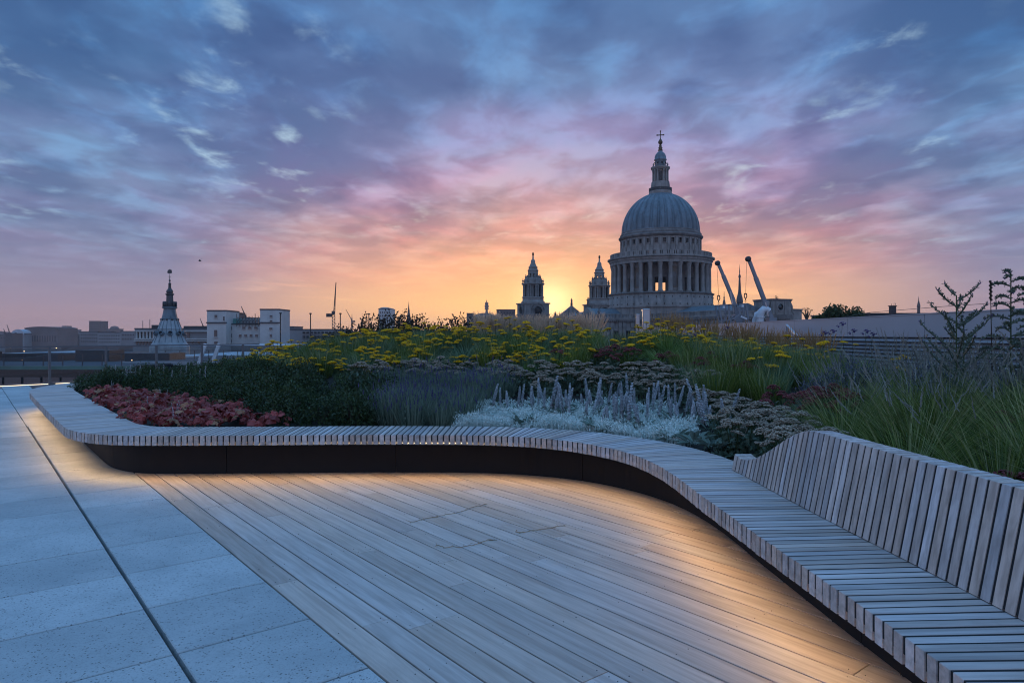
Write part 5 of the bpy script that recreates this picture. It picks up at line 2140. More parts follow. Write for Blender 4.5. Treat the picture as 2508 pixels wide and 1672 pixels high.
q.box(((a.x + b.x) / 2 - cx, 0, (a.z + b.z) / 2 - GZ), (b.x - a.x, 7, b.z - a.z), 0, 0, .92)
q.build('copper_turret', 'copper', hb)
q = MB()
for i in range(8):
    u = 580 + i * 7.5
    q.bar(P(u, 800, 213) - Vector((cx, 218.5, GZ)), P(u, 774 if i % 3 else 768, 213) - Vector((cx, 218.5, GZ)), .16)
for v in (778, 785, 791):
    q.bar(P(580, v, 213) - Vector((cx, 218.5, GZ)), P(634, v, 213) - Vector((cx, 218.5, GZ)), .14)
for i in range(7):
    u = 580 + i * 7.5
    q.bar(P(u, 791, 213.1) - Vector((cx, 218.5, GZ)), P(u + 7.5, 778, 213.1) - Vector((cx, 218.5, GZ)), .1)
q.build('scaffold', 'dark_steel', hb)
q = MB()
a, b = P(581, 795, 216), P(635, 777, 216)
q.box(((a.x + b.x) / 2 - cx, 2.0, (a.z + b.z) / 2 - GZ), (b.x - a.x, 4, b.z - a.z))
q.build('set_back_storey', 'grey_stone', hb)
house('far_block', 'dark flat block peeping over the copper roof', 557, 578, 767, 300, 10, 'brown_far')

# long colonnaded building behind the steeple
lo, cx, zt = house('colonnaded_building', 'long pale colonnaded stone building behind the steeple', 330, 508, 806, 240, 14, 'grey_stone',
      [(812, 828, cols(335, 385, 6, .6)), (836, 846, cols(333, 384, 7, .5)), (813, 826, [(448, 454), (458, 465)]), (836, 841, [(485, 490), (470, 473)])])
cm = MB().lathe([(0, 0), (.42, 0), (.36, .2), (.30, 2.3), (.42, 2.5), (0, 2.5)], 8).mesh('column', 'white_stone')
for u in [335 + 8.33 * i for i in range(7)]:
    p = P(u, 829, 239.6)
    inst('column', cm, lo, (p.x - cx, -7.4, p.z - GZ))
q = MB()
for v in (811, 830, 834):
    c = P(419, v, 240)
    q.box((0, -7.3, c.z - GZ), ((508 - 330) / F * 240, .9, .35))
q.build('string_course', 'white_stone', lo)
q = MB()
q.box((-7, 0, zt - GZ + .8), (5, 4, 1.5))
q.box((6, 1, zt - GZ + .6), (9, 4, 1.2))
q.bar((-9, -4, zt - GZ), (-9, -4, zt - GZ + 3.5), .15)
q.bar((-11.5, -4, zt - GZ), (-11.5, -4, zt - GZ + 3.0), .15)
q.build('roof_plant', 'dark_steel', lo)

# steeple with ship vane
SY = 118.0
sp = P(415.8, 845, SY)
ks = SY / F / 3.36
z0 = CAM_Z + (819 - 640) / F * SY


def SZ(y):
    return z0 - y * ks - GZ


steep = empty('lead_steeple', (sp.x, SY, GZ))
tag(steep, 'flared pale lead church steeple with dark belfry and ship weather vane', 'steeple')
def pr_(L):
    return [(d * ks, SZ(y)) for y, d in L]
q = MB().lathe(pr_([(1500, 150), (700, 150), (672, 132), (665, 128), (640, 118), (600, 100), (560, 88), (556, 92), (548, 88), (500, 70), (478, 62)]), 16, (0, 0, 0), R(11), 0, False)
q.build('flared_base', 'lead_light', steep)
q = MB().lathe(pr_([(480, 62), (474, 66), (466, 60), (430, 52), (392, 46), (384, 58), (376, 58), (374, 40)]), 16, (0, 0, 0), R(11), 0, False)
q.build('flared_neck', 'lead', steep)
q = MB().lathe(pr_([(376, 30), (280, 26), (274, 34), (266, 34), (264, 18)]), 8, (0, 0, 0), R(11), 0, False)
q.build('belfry', 'lead_dark', steep)
q = MB().lathe(pr_([(266, 20), (255, 27), (240, 25), (228, 15), (220, 12), (188, 10), (184, 13), (180, 10), (174, 4), (120, 2.2), (118, 2)]), 12)
q.ball((0, 0, SZ(158)), 8 * ks, 8)
q.build('spirelet', 'lead_dark', steep)
pn_ = MB().lathe([(0, SZ(378)), (9 * ks, SZ(378)), (9 * ks, SZ(336)), (5 * ks, SZ(330)), (0, SZ(328))], 6).mesh('pinnacle', 'lead_dark')
for i in range(8):
    a = R(22.5 + 45 * i)
    inst('pinnacle', pn_, steep, (46 * ks * math.cos(a), 46 * ks * math.sin(a), 0))
oc = MB().lathe([(0, 0), (15 * ks, 0), (15 * ks, .5), (0, .5)], 16).mesh('oculus', 'void')
of = MB()
ring(of, [(14 * ks, 0), (20 * ks, 0), (19 * ks, .62), (14 * ks, .62)], 16)
ofm = of.mesh('oculus_frame', 'lead')
for i in range(10):
    a = R(-90 + 36 * i - 8)
    o = inst('oculus', oc, steep, (93 * ks * math.cos(a), 93 * ks * math.sin(a), SZ(597)))
    o.rotation_euler = (0, R(68), a)
    inst('oculus_frame', ofm, o)
lu = MB().ball((0, 0, 0), 11 * ks, 8).mesh('lucarne', 'lead_dark')
for i in range(10):
    a = R(-90 + 36 * i + 6)
    inst('lucarne', lu, steep, (61 * ks * math.cos(a), 61 * ks * math.sin(a), SZ(478)))
rbm = MB()
for i in range(16):
    a = R(11 + 22.5 * i)
    L = pr_([(665, 129), (600, 101), (556, 91), (500, 71), (480, 63)])
    for (r0, zz0), (r1, zz1) in zip(L, L[1:]):
        rbm.bar((r0 * math.cos(a), r0 * math.sin(a), zz0), (r1 * math.cos(a), r1 * math.sin(a), zz1), .09)
rbm.build('lead_rolls', 'lead', steep)
v_ = MB()
v_.bar((0, 0, SZ(125)), (0, 0, SZ(64)), .05)
v_.bar((-10 * ks, 0, SZ(126)), (10 * ks, 0, SZ(126)), .05)
v_.add([(-22 * ks, -.05, SZ(86)), (-15 * ks, -.05, SZ(100)), (12 * ks, -.05, SZ(100)), (20 * ks, -.05, SZ(88)),
        (-22 * ks, .05, SZ(86)), (-15 * ks, .05, SZ(100)), (12 * ks, .05, SZ(100)), (20 * ks, .05, SZ(88))],
       [(0, 1, 2, 3), (7, 6, 5, 4), (0, 4, 5, 1), (1, 5, 6, 2), (2, 6, 7, 3), (3, 7, 4, 0)])
for x, ya, yb in ((-9, 72, 90), (3, 66, 90), (13, 72, 88)):
    v_.bar((x * ks, 0, SZ(92)), (x * ks, 0, SZ(ya - 4)), .04)
    v_.box(((x - 2) * ks, 0, (SZ(ya) + SZ(yb)) / 2), (11 * ks, .06, SZ(ya) - SZ(yb)))
v_.build('ship_vane', 'lead_dark', steep)

# far left skyline
far = [
    ('rail_terminus', 'far arched railway terminus hall at the left edge', 28, 60, 818, 1300, 60, 'grey_stone', [(824, 838, cols(33, 56, 4, .6))]),
    ('station_block', 'far long dark block with pale pillars beside the arched hall', 60, 142, 804, 1320, 60, 'brown_far', [(822, 836, cols(64, 138, 12, .5))]),
    ('far_tower', 'slender far tower block left of the broad one', 152, 162, 799, 2300, 30, 'brown_far', [(803, 812, cols(153, 161, 2, .5))]),
    ('far_block', 'low far block right of the slender tower', 162, 181, 808, 2300, 40, 'brown_far', [(812, 818, cols(163, 180, 4, .5))]),
    ('far_tower', 'broad far tower block above the left skyline', 218, 244, 787, 1900, 40, 'brown_far', [(792, 794, cols(219, 243, 5, .6)), (798, 800, cols(219, 243, 5, .6)), (804, 806, cols(219, 243, 5, .6))]),
    ('domed_block', 'far block with a low dome right of the broad tower', 258, 280, 806, 1700, 40, 'brown_far', [(810, 816, cols(259, 279, 4, .5))]),
    ('stone_office', 'grey stone office row below the broad tower', 195, 240, 813, 900, 40, 'grey_stone', [(818, 821, cols(197, 239, 8, .5)), (826, 830, cols(197, 239, 8, .5)), (834, 838, cols(197, 239, 8, .5))]),
    ('stone_office', 'longer grey stone office row left of the colonnade', 240, 296, 815, 880, 40, 'grey_stone', [(820, 823, cols(242, 294, 9, .5)), (828, 831, cols(242, 294, 9, .5)), (836, 839, cols(242, 294, 9, .5))]),
    ('stone_office', 'stepped grey office just left of the colonnade', 296, 332, 812, 700, 30, 'grey_stone', [(818, 822, cols(298, 330, 5, .55)), (828, 832, cols(298, 330, 5, .55))]),
    ('brick_terrace', 'dark brick row between terminus and office rows', 140, 197, 819, 1400, 50, 'brown_far', [(824, 827, cols(142, 195, 8, .4))]),
    ('brick_terrace', 'dark low row at the far left edge', -60, 28, 820, 1500, 60, 'brown_far', [(826, 829, cols(-20, 27, 7, .4))]),
    ('far_block', 'small pale block right of the right white tower', 686, 720, 801, 330, 14, 'grey_stone', [(806, 810, cols(688, 718, 4, .4))]),
    ('office_block', 'low office block with banded windows behind the yarrow', 700, 835, 808, 260, 16, 'grey_stone', [(812, 817, cols(740, 832, 10, .7)), (822, 828, cols(740, 832, 10, .7))]),
    ('tower_block', 'pale rounded tower block above the brown shrubs', 927, 958, 757, 900, 30, 'white_stone', [(763, 767, cols(929, 956, 5, .6)), (772, 775, cols(929, 956, 5, .6)), (781, 784, cols(929, 956, 5, .6))]),
    ('office_block', 'small square tower left of the vaulted office', 1143, 1158, 768, 700, 20, 'brown_far', [(781, 785, [(1147, 1153)])]),
    ('office_block', 'office with a low vaulted roof beside the west tower', 1158, 1216, 777, 700, 30, 'brown_far', [(781, 784, cols(1165, 1214, 8, .6)), (789, 793, cols(1165, 1214, 8, .6))]),
    ('office_block', 'flat topped office just left of the clock tower', 1216, 1262, 759, 760, 30, 'brown_far', [(764, 767, cols(1218, 1260, 6, .5)), (774, 777, cols(1218, 1260, 6, .5))]),
    ('brick_terrace', 'long dark roofline low behind the tan grasses', 720, 1150, 812, 800, 40, 'brown_far', None),
    ('office_block', 'dark rooftop ridge behind the pale wall', 2085, 2330, 770, 150, 20, 'dark_roof', None),
]
objs = {}
for f in far:
    o, cx, zt = house(f[0], f[1], f[2], f[3], f[4], f[5], f[6], f[7], f[8])
    objs[f[1]] = (o, cx, zt, f)
hr = random.Random(17)
for i in range(26):
    u = -60 + i * 15.2 + hr.uniform(-4, 4)
    w = hr.uniform(7, 19)
    Yf = hr.uniform(1000, 2600)
    vt = hr.uniform(812, 824)
    o, cx, zt = house('far_block', 'small hazy far block low in the left skyline', u, u + w, vt, Yf, 25, hr.choice(['brown_far', 'grey_stone', 'brown_far']),
                      [(vt + 3.5, vt + 5.5, cols(u + 1, u + w - 1, max(2, int(w / 4)), .5))], 'small far blocks in the left skyline')
    kk = Yf / F
    q = MB()
    if i % 3 == 0:
        q.box((hr.uniform(-2, 2) * kk, 0, zt - GZ + 1.0 * kk), (w * .45 * kk, 12, 2.0 * kk))
    elif i % 3 == 1:
        ww = w * kk / 2
        q.add([(-ww, -12, zt - GZ), (ww, -12, zt - GZ), (ww, 12, zt - GZ), (-ww, 12, zt - GZ), (0, -12, zt - GZ + 2.2 * kk), (0, 12, zt - GZ + 2.2 * kk)],
              [(0, 1, 4), (2, 3, 5), (1, 2, 5, 4), (3, 0, 4, 5), (3, 2, 1, 0)])
    else:
        q.box((-w * .2 * kk, 0, zt - GZ + .8 * kk), (1.5 * kk, 6, 1.6 * kk))
        q.box((w * .25 * kk, 0, zt - GZ + 1.4 * kk), (1.0 * kk, 4, 2.8 * kk))
    q.build('roof_top', 'dark_roof', o)
# roofs of special shape
def vault(lbl, mat, w, depth, h, name='vaulted_roof', n=12):
    o, cx, zt, f = objs[lbl]
    vs, fs = [], []
    for j, yy in enumerate((-depth / 2, depth / 2)):
        for i in range(n + 1):
            t = math.pi * i / n
            vs.append((-w / 2 * math.cos(t), yy, zt - GZ + h * math.sin(t)))
    for i in range(n):
        fs.append((i, i + 1, n + 2 + i, n + 1 + i))
    fs += [tuple(range(n, -1, -1)), tuple(range(n + 1, 2 * n + 2))]
    MB().add(vs, fs).build(name, mat, o)
vault('far arched railway terminus hall at the left edge', 'pale_roof', 24, 62, 9)
vault('far long dark block with pale pillars beside the arched hall', 'brown_far', 62, 62, 3.5)
vault('office with a low vaulted roof beside the west tower', 'grey_stone', 23, 30, 4.5)
vault('pale rounded tower block above the brown shrubs', 'white_stone', 16.5, 30, 2.6)
o, cx, zt, f = objs['far block with a low dome right of the broad tower']
MB().lathe([(10.5, zt - GZ), (10, zt - GZ + 4), (7, zt - GZ + 7), (0, zt - GZ + 8.5)], 16).build('dome_roof', 'brown_far', o)
# broadcasting tower, spires, cranes
q0 = P(1192, 820, 2400)
bt = empty('telecom_tower', (q0.x, 2400, GZ))
k2 = 2400 / F
def BZ(v):
    return CAM_Z + (819 - v) * k2 - GZ
MB().lathe([(4.0 * k2, 0), (3.6 * k2, BZ(766)), (2.6 * k2, BZ(758))], 16).build('shaft', 'brown_far', bt)
q = MB()
for v0, v1, r0 in ((758, 755, 5), (755, 752, 4), (752, 748, 5.2), (748, 745, 4), (745, 741, 4.2)):
    q.lathe([(0, BZ(v0)), (r0 * k2, BZ(v0)), (r0 * k2, BZ(v1) + .4 * k2), (0, BZ(v1) + .4 * k2)], 16)
q.build('pod', 'brown_far', bt)
MB().lathe([(1.6 * k2, BZ(741)), (1.0 * k2, BZ(737)), (.3 * k2, BZ(735)), (.3 * k2, BZ(732))], 8).build('mast', 'dark_steel', bt)
tag(bt, 'far cylindrical telecom tower against the glow', 'tower')


def spire(name, label, u, pr, Y, mat, n=8):
    b = P(u, 819, Y)
    k = Y / F
    o = empty(name, (b.x, Y, GZ))
    L = [(r * k, CAM_Z + (819 - v) * k - GZ) for v, r in pr]
    cut = max(2, len(L) // 2)
    MB().lathe([(L[0][0], 0)] + L[:cut], n, (0, 0, 0), R(22.5), 0, False).build('tower', mat, o)
    MB().lathe(L[cut - 1:], n, (0, 0, 0), R(22.5), 0, False).build('spire', mat, o)
    return tag(o, label, 'spire')


spire('church_spire', 'thin tiered church spire between tower block and west tower', 1001, [(800, 5.5), (782, 5.5), (781, 4.6), (774, 4.4), (773, 3.6), (768, 3.4), (767, 2.8), (762, 2.6), (754, 1.5), (745, .6), (738, .2)], 620, 'brown_far')
spire('church_spire', 'small needle spire right of the tower crane', 862, [(800, 2), (786, 2), (785, 1.6), (775, .6), (768, .2)], 620, 'brown_far')
spire('church_spire', 'low stubby spire left of the pale tower block', 886, [(800, 3), (790, 3), (788, 2), (783, .3)], 620, 'brown_far')
spire('church_spire', 'tall dark slender spire with bulbous foot between the two cranes', 1811.5, [(800, 7.2), (743, 7.2), (738, 8.3), (730, 7.2), (720, 4.6), (712, 3.4), (704, 3.0), (680, 1.9), (679, 3.2), (674, 2.4), (671, .9), (664, 1.2), (655, .5), (648, .25)], 520, 'lead_dark', 10)
spire('church_spire', 'short pinnacle with cross left of the nearer crane', 1773.5, [(800, 4), (746, 4), (738, 3), (732, 1.2), (728, 2), (726, .8), (715, .6), (714, .3)], 520, 'brown_far')
spire('church_spire', 'small open lantern tower beyond the pale wall', 2250, [(800, 5), (772, 5), (770, 4.2), (768, 3.4), (752, 3.2), (751, 4.2), (748, 3.6), (742, 2.4), (736, 1.0), (726, .3)], 420, 'brown_far')


def tower_crane(label, u, vb, vt, ujib, vjib, Y, w):
    b, t, j = P(u, vb, Y), P(u, vt, Y), P(ujib, vjib, Y)
    o = empty('tower_crane', (b.x, Y, GZ))
    L = Vector((b.x, Y, GZ))
    m = MB()
    n = 10
    zb = GZ
    for dx in (-w / 2, w / 2):
        m.bar((dx, 0, 0), (dx, 0, t.z - GZ), w * .22)
    for i in range(n):
        z0_, z1_ = b.z - GZ + (t.z - b.z) * i / n, b.z - GZ + (t.z - b.z) * (i + 1) / n
        m.bar((-w / 2 * (-1) ** i, 0, z0_), (w / 2 * (-1) ** i, 0, z1_), w * .14)
    m.build('mast', 'dark_steel', o)
    m = MB()
    A, B = t - L, j - L
    m.bar(A, B, w * .3)
    up = Vector((w * .5, 0, w * .1))
    m.bar(A + up, B, w * .2)
    for i in range(8):
        f0, f1 = i / 8, (i + .5) / 8
        m.bar(A.lerp(B, f0), (A + up).lerp(B, f1), w * .12)
    m.build('jib', 'dark_steel', o)
    MB().box((A.x + (w * 1.6 if ujib < u else -w * 1.6), 0, A.z - w * .3), (w * 2.2, w, w * 1.3)).build('counterweight', 'dark_steel', o)
    MB().box((A.x, -w * .5, A.z + w * .6), (w, w, w * 1.4)).build('cab', 'dark_steel', o)
    return tag(o, label, 'crane')


tower_crane('tall luffing tower crane above the yarrow', 817, 810, 770, 823, 692, 420, 1.6)
tower_crane('faint leaning crane right of the tall crane', 862, 810, 786, 847, 757, 900, 1.6)
tower_crane('faint crane between the white stone towers', 602, 810, 778, 591, 750, 600, 1.6)
tower_crane('faint crane left of the left white tower', 498, 815, 802, 490, 779, 700, 1.4)
tower_crane('far hazy crane near the left edge', 24, 830, 818, 17, 795, 1500, 3.0)
tower_crane('far hazy crane at the left edge', 13, 830, 818, 9, 805, 1500, 3.0)

# thin masts behind the flower bed
for k, (u, vt, lab) in enumerate([(687, 768, 'thin dark mast beside the right white tower'), (760.5, 769, 'thin dark mast between the right white tower and the tall crane'),
                                  (833.5, 769, 'thin dark mast right of the tall crane'), (903.5, 770, 'thin dark mast left of the pale tower block')]):
    t = P(u, vt, 44)
    o = empty('mast', (t.x, 44, GZ))
    MB().tube([(0, 0, 0), (0, 0, t.z - GZ)], [.06, .035], 6).build('pole', 'dark_steel', o)
    MB().lathe([(0, t.z - GZ), (.09, t.z - GZ), (.09, t.z - GZ + .06), (0, t.z - GZ + .08)], 8).build('cap', 'dark_steel', o)
    tag(o, lab, 'mast', 'thin masts')

# roofs seen through the glass
def roof(name, label, u0, u1, v_front, Y, depth, mats, fascia=None, parts=None, rz=0.0):
    a, b = P(u0, v_front, Y), P(u1, v_front, Y)
    cx, w, zt = (a.x + b.x) / 2, b.x - a.x, a.z
    o = empty(name, (cx, Y + depth / 2, GZ))
    MB().box((0, 0, (zt - GZ) / 2), (w, depth, zt - GZ)).build('wall', mats[0], o)
    MB().box((0, 0, zt - GZ + .04), (w - .3, depth - .3, .08)).build('roof', mats[1], o)
    if fascia:
        MB().box((0, -depth / 2 - .06, zt - GZ - fascia[0] / 2 + .1), (w + .1, .14, fascia[0])).build('fascia', fascia[1], o)
    tag(o, label, 'building')
    return o, cx, zt, w


o, cx, zt, w = roof('neighbour_block', 'dark neighbouring block with a green glass fascia beyond the balustrade', -420, 330, 899, 52, 16, ('void', 'dark_roof'), (.28, 'teal'))
mp_ = MB().box((0, 0, 0), (1.25, .1, 1.7)).mesh('window', 'pane')
for i in range(16):
    inst('window', mp_, o, (-w / 2 + 1 + i * 1.45, -8.06, zt - GZ - 1.6))
q = MB()
for i in range(15):
    x = -w / 2 + 1 + i * 1.5
    q.bar((x, -7.6, zt - GZ), (x, -7.6, zt - GZ + 1.0), .05)
q.bar((-w / 2, -7.6, zt - GZ + 1.0), (w / 2, -7.6, zt - GZ + 1.0), .06)
q.bar((-w / 2, -7.6, zt - GZ + .55), (w / 2, -7.6, zt - GZ + .55), .04)
q.build('roof_railing', 'dark_steel', o)
for i, (x, s_) in enumerate(((-9, (4, 3, .9)), (-3, (5, 3, .7)), (3, (3, 2.4, 1.1)), (7.5, (4, 3, .8)))):
    MB().box((x, 2 + i % 2, zt - GZ + s_[2] / 2), s_).build('plant_box', 'dark_steel', o)
o, cx, zt, w = roof('neighbour_block', 'low dark roof with railing behind the evergreen shrubs', 300, 760, 888, 58, 18, ('dark_roof', 'dark_roof'), (.3, 'louvre'))
q = MB()
for i in range(12):
    x = -w / 2 + .6 + i * 1.35
    q.bar((x, -3, zt - GZ), (x, -3, zt - GZ + .9), .05)
q.bar((-w / 2, -3, zt - GZ + .9), (w / 2, -3, zt - GZ + .9), .05)
q.build('roof_railing', 'dark_steel', o)
roof('pale_roofed_hall', 'hall with a pale curved roof behind the leaning struts', 420, 700, 872, 100, 22, ('white_stone', 'pale_roof'))
roof('pale_roofed_hall', 'low pale roofed shed beyond the balustrade, left of the post', 0, 105, 866, 190, 20, ('dark_roof', 'pale_roof'))
roof('pale_roofed_hall', 'small pale roofed shed beyond the balustrade, right of the post', 138, 215, 861, 240, 18, ('dark_roof', 'pale_roof'))
roof('street_block', 'dark block of flats left beyond the balustrade', -120, 112, 872, 150, 30, ('dark_roof', 'dark_roof'))
roof('street_block', 'dark warehouse roofs in the middle beyond the balustrade', 112, 300, 869, 160, 30, ('brown_far', 'dark_roof'))
roof('street_block', 'dark olive roofed block below the colonnade', 285, 340, 857, 190, 20, ('brown_far', 'dark_roof'))
roof('street_block', 'pale grey terrace block below the steeple', 325, 520, 849, 150, 20, ('grey_stone', 'dark_roof'))
roof('street_block', 'pale grey block below the white towers', 500, 720, 846, 160, 24, ('grey_stone', 'pale_roof'))
roof('street_block', 'grey embankment block beside the river', 150, 290, 848, 420, 40, ('brown_far', 'dark_roof'))
q = MB().box((0, 0, 1.4), (2.6, 2.2, 2.8))
q.box((0, 0, 2.9), (3.0, 2.6, .2))
p = P(355, 871, 120)
sh = tag(MB().box((0, 0, (p.z + .2 - GZ) / 2), (3.6, 2.6, p.z + 1.0 - GZ)).build('timber_hut', 'orange', None, (p.x, 120, GZ)), 'orange brown timber hut on a roof beyond the balustrade', 'hut')
# small far lamps
for k, (u, v, Y, m, lab) in enumerate([(26, 851, 600, 'lamp_warm', 'tiny warm lamp above the river at the far left'), (59, 860, 400, 'lamp_warm', 'tiny warm lamp near the left shed roof'),
                                       (138, 852, 400, 'lamp_warm', 'tiny warm lamp just right of the first post'), (54, 881, 60, 'lamp_warm', 'tiny warm lamp on the dark block roof'),
                                       (267, 861, 200, 'lamp_red', 'tiny red light in front of the second post'), (323, 882, 57, 'lamp_warm', 'tiny white lamp above the evergreen shrubs'),
                                       (209, 867, 150, 'lamp_warm', 'tiny warm lamp among the warehouse roofs')]):
    p = P(u, v, Y)
    r = .9 * Y / F
    o = empty('street_lamp', (p.x, p.y, GZ))
    MB().tube([(0, 0, 0), (0, 0, p.z - GZ - r)], r * .35, 5).build('pole', 'dark_steel', o)
    MB().ball((0, 0, p.z - GZ), r, 6).build('bulb', m, o)
    tag(o, lab, 'lamp', 'far lamps')

# leaning white struts beyond the glass
for (ua, va), (ub, vb_), lab in (((504, 842), (478, 898), 'left of the two white leaning struts behind the balustrade'), ((537, 842), (515, 888), 'right of the two white leaning struts behind the balustrade')):
    a, b = P(ua, va, 30), P(ub, vb_, 30)
    d = (a - b)
    foot = Vector((b.x - d.x * .2, 30, -.06 + b.z * 0))
    o = empty('leaning_strut', (b.x, 30, b.z))
    m = MB().bar((0, 0, -.3), a - b, .15, .10, up=(0, 1, 0))
    m.build('strut', 'white_metal', o)
    MB().box((0, 0, (GZ - b.z) / 2), (.3, .3, b.z * 0 + abs(GZ - b.z))).build('pier', 'dark_roof', o)
    tag(o, lab, 'strut', 'white leaning struts')

# ------------------------------------------------------------------ roof plant behind the pale wall
def on_roof(u, Y):
    return ((u - 1254) / F * Y, Y, -.062)


for u, Y, r, vt, lab in ((1562.5, 47, .135, 769, 'slim grey vent cylinder before the cathedral'), (1582.5, 47, .265, 756, 'stout grey vent cylinder before the cathedral')):
    x, y, z = on_roof(u, Y)
    zt = P(u, vt, Y).z - z
    o = empty('vent_cylinder', (x, y, z))
    MB().lathe([(r, 0), (r, zt - .05), (r * .97, zt - .01), (r * .9, zt), (0, zt)], 28).build('cylinder', 'steel', o)
    q = MB()
    ring(q, [(r, .4), (r + .03, .4), (r + .03, .46), (r, .46)], 28)
    ring(q, [(r, zt - .12), (r + .02, zt - .12), (r + .02, zt - .06), (r, zt - .06)], 28)
    q.build('band', 'steel', o)
    tag(o, lab, 'vent', 'grey vent cylinders')

# gooseneck duct
x, y, z = on_roof(1866, 50)
gn = empty('gooseneck_duct', (x, y, z))
zt = P(1866, 757, 50).z - z
m = MB()
m.tube([(-.12, 0, 0), (-.12, 0, zt - .55), (-.05, 0, zt - .2), (.15, 0, zt), (.36, 0, zt - .02), (.5, 0, zt - .14)], [.27, .27, .27, .26, .25, .24], 18)
m.build('duct', 'white_metal', gn)
q = MB()
ring(q, [(.27, zt - .62), (.31, zt - .62), (.31, zt - .54), (.27, zt - .54)], 18, 0, False, (-.12, 0, 0))
q.tube([(-.33, .5, 0), (-.33, .5, zt - .75), (-.2, .5, zt - .35), (0, .5, zt - .25)], .2, 12)
q.build('joint_band', 'white_metal', gn)
tag(gn, 'white gooseneck ventilation duct below the farther crane boom', 'duct')


def boom_crane(label, head, elbow, foot, rope, Y, thick):
    x, y, z = on_roof(foot[0], Y)
    o = empty('roof_crane', (x, y, z))
    L = Vector((x, y, z))
    H, E, B = P(*head, Y) - L, P(*elbow, Y) - L, P(*foot, Y) - L
    d = (H - E).normalized()
    MB().bar(B, E, thick * 1.5, thick * 1.3).build('lower_boom', 'crane', o)
    MB().bar(E - d * .5, E.lerp(H, .62), thick * 1.25, thick * 1.25).build('boom', 'crane', o)
    MB().bar(E.lerp(H, .6), H - d * .25, thick, thick).build('boom_extension', 'crane', o)
    m = MB()
    for yy in (-.10, .10):
        m.lathe([(0, yy - .05), (thick * .85, yy - .05), (thick * .95, yy), (thick * .85, yy + .05), (0, yy + .05)], 16)
    hd = m.build('sheave', 'dark_steel', o, H + Vector((-.05, 0, .02)))
    hd.rotation_euler = (R(90), 0, 0)
    MB().bar(H - d * .55, H + Vector((-.02, 0, .02)), thick * .7, thick * 1.1).build('head', 'crane', o)
    r0, r1, r2 = P(*rope[0], Y) - L, P(*rope[1], Y) - L, P(*rope[2], Y) - L
    MB().tube([r0, r1], .012, 5).build('rope', 'dark_steel', o)
    hk = MB()
    hk.tube([r1 + Vector((.09 * math.cos(t), 0, -.17 + .17 * math.sin(t))) for t in [math.pi / 2 + 2 * math.pi * i / 14 for i in range(15)]], .035, 6)
    hk.box(r1 + Vector((0, 0, .0)), (.2, .1, .06))
    n = max(2, int((r1.z - .36 - r2.z) / .13))
    for i in range(n):
        c = r1 + Vector((0, 0, -.40 - .13 * i))
        hk.tube([c + Vector(((.045 * math.cos(t)) if i % 2 else 0, 0 if i % 2 else .045 * math.cos(t), .085 * math.sin(t))) for t in [2 * math.pi * j / 8 for j in range(9)]], .018, 4)
    hk.build('hook', 'dark_steel', o)
    MB().bar(B.lerp(E, .12) + Vector((-.25, -.15, 0)), E.lerp(H, .1) + Vector((-.03, -.15, 0)), .09).build('ram', 'steel', o)
    m = MB()
    m.box((B.x, 0, B.z / 2), (.55, .7, B.z))
    m.box((B.x, 0, .15), (1.4, 1.2, .3))
    m.build('pedestal', 'crane', o)
    return tag(o, label, 'crane', 'roof cranes')


boom_crane('shorter grey telescopic roof crane nearer the drum', (1759, 645), (1791, 722), (1806, 770), ((1756, 652), (1760, 724), (1761, 749)), 50, .19)
boom_crane('taller grey telescopic roof crane right of the spire', (1834, 635), (1878, 752), (1889, 778), ((1829, 642), (1826, 719), (1825, 744)), 50, .21)
# cradle frame hanging between the cranes
x, y, z = on_roof(1795, 49)
fr0 = empty('maintenance_cradle', (x, y, z))
m = MB()
pts_ = {k: P(u, v, 49) - Vector((x, y, z)) for k, (u, v) in {'a': (1760, 748), 'b': (1827, 744), 'c': (1768, 785), 'd': (1833, 782), 'e': (1785, 745), 'f': (1786, 790), 'g': (1808, 744), 'h': (1812, 770)}.items()}
for a, b, w in (('a', 'b', .10), ('a', 'c', .10), ('b', 'd', .12), ('e', 'f', .10), ('g', 'h', .10), ('c', 'd', .09), ('f', 'h', .09)):
    m.bar(pts_[a], pts_[b], w)
    m.bar(pts_[a] + Vector((0, .8, 0)), pts_[b] + Vector((0, .8, 0)), w)
for v in (756, 763):
    m.bar(P(1763, v, 49) - Vector((x, y, z)), P(1829, v - 2, 49) - Vector((x, y, z)), .05)
m.build('frame', 'crane', fr0)
m = MB()
for u in (1768, 1833, 1786):
    q = P(u, 785, 49) - Vector((x, y, z))
    m.bar((q.x, 0, 0), q, .1)
    m.bar((q.x, .8, 0), q + Vector((0, .8, 0)), .1)
m.build('legs', 'crane', fr0)
q = MB()
q.bar(P(1815, 775, 48.8) - Vector((x, y, z)), P(1829, 781, 48.8) - Vector((x, y, z)), .12)
q.box(P(1773, 752, 48.9) - Vector((x, y, z)), (.16, .05, .16))
q.box(P(1819, 749, 48.9) - Vector((x, y, z)), (.16, .05, .16))
q.build('sign_plate', 'white_metal', fr0)
tag(fr0, 'grey steel maintenance cradle frame between the two roof cranes', 'cradle')
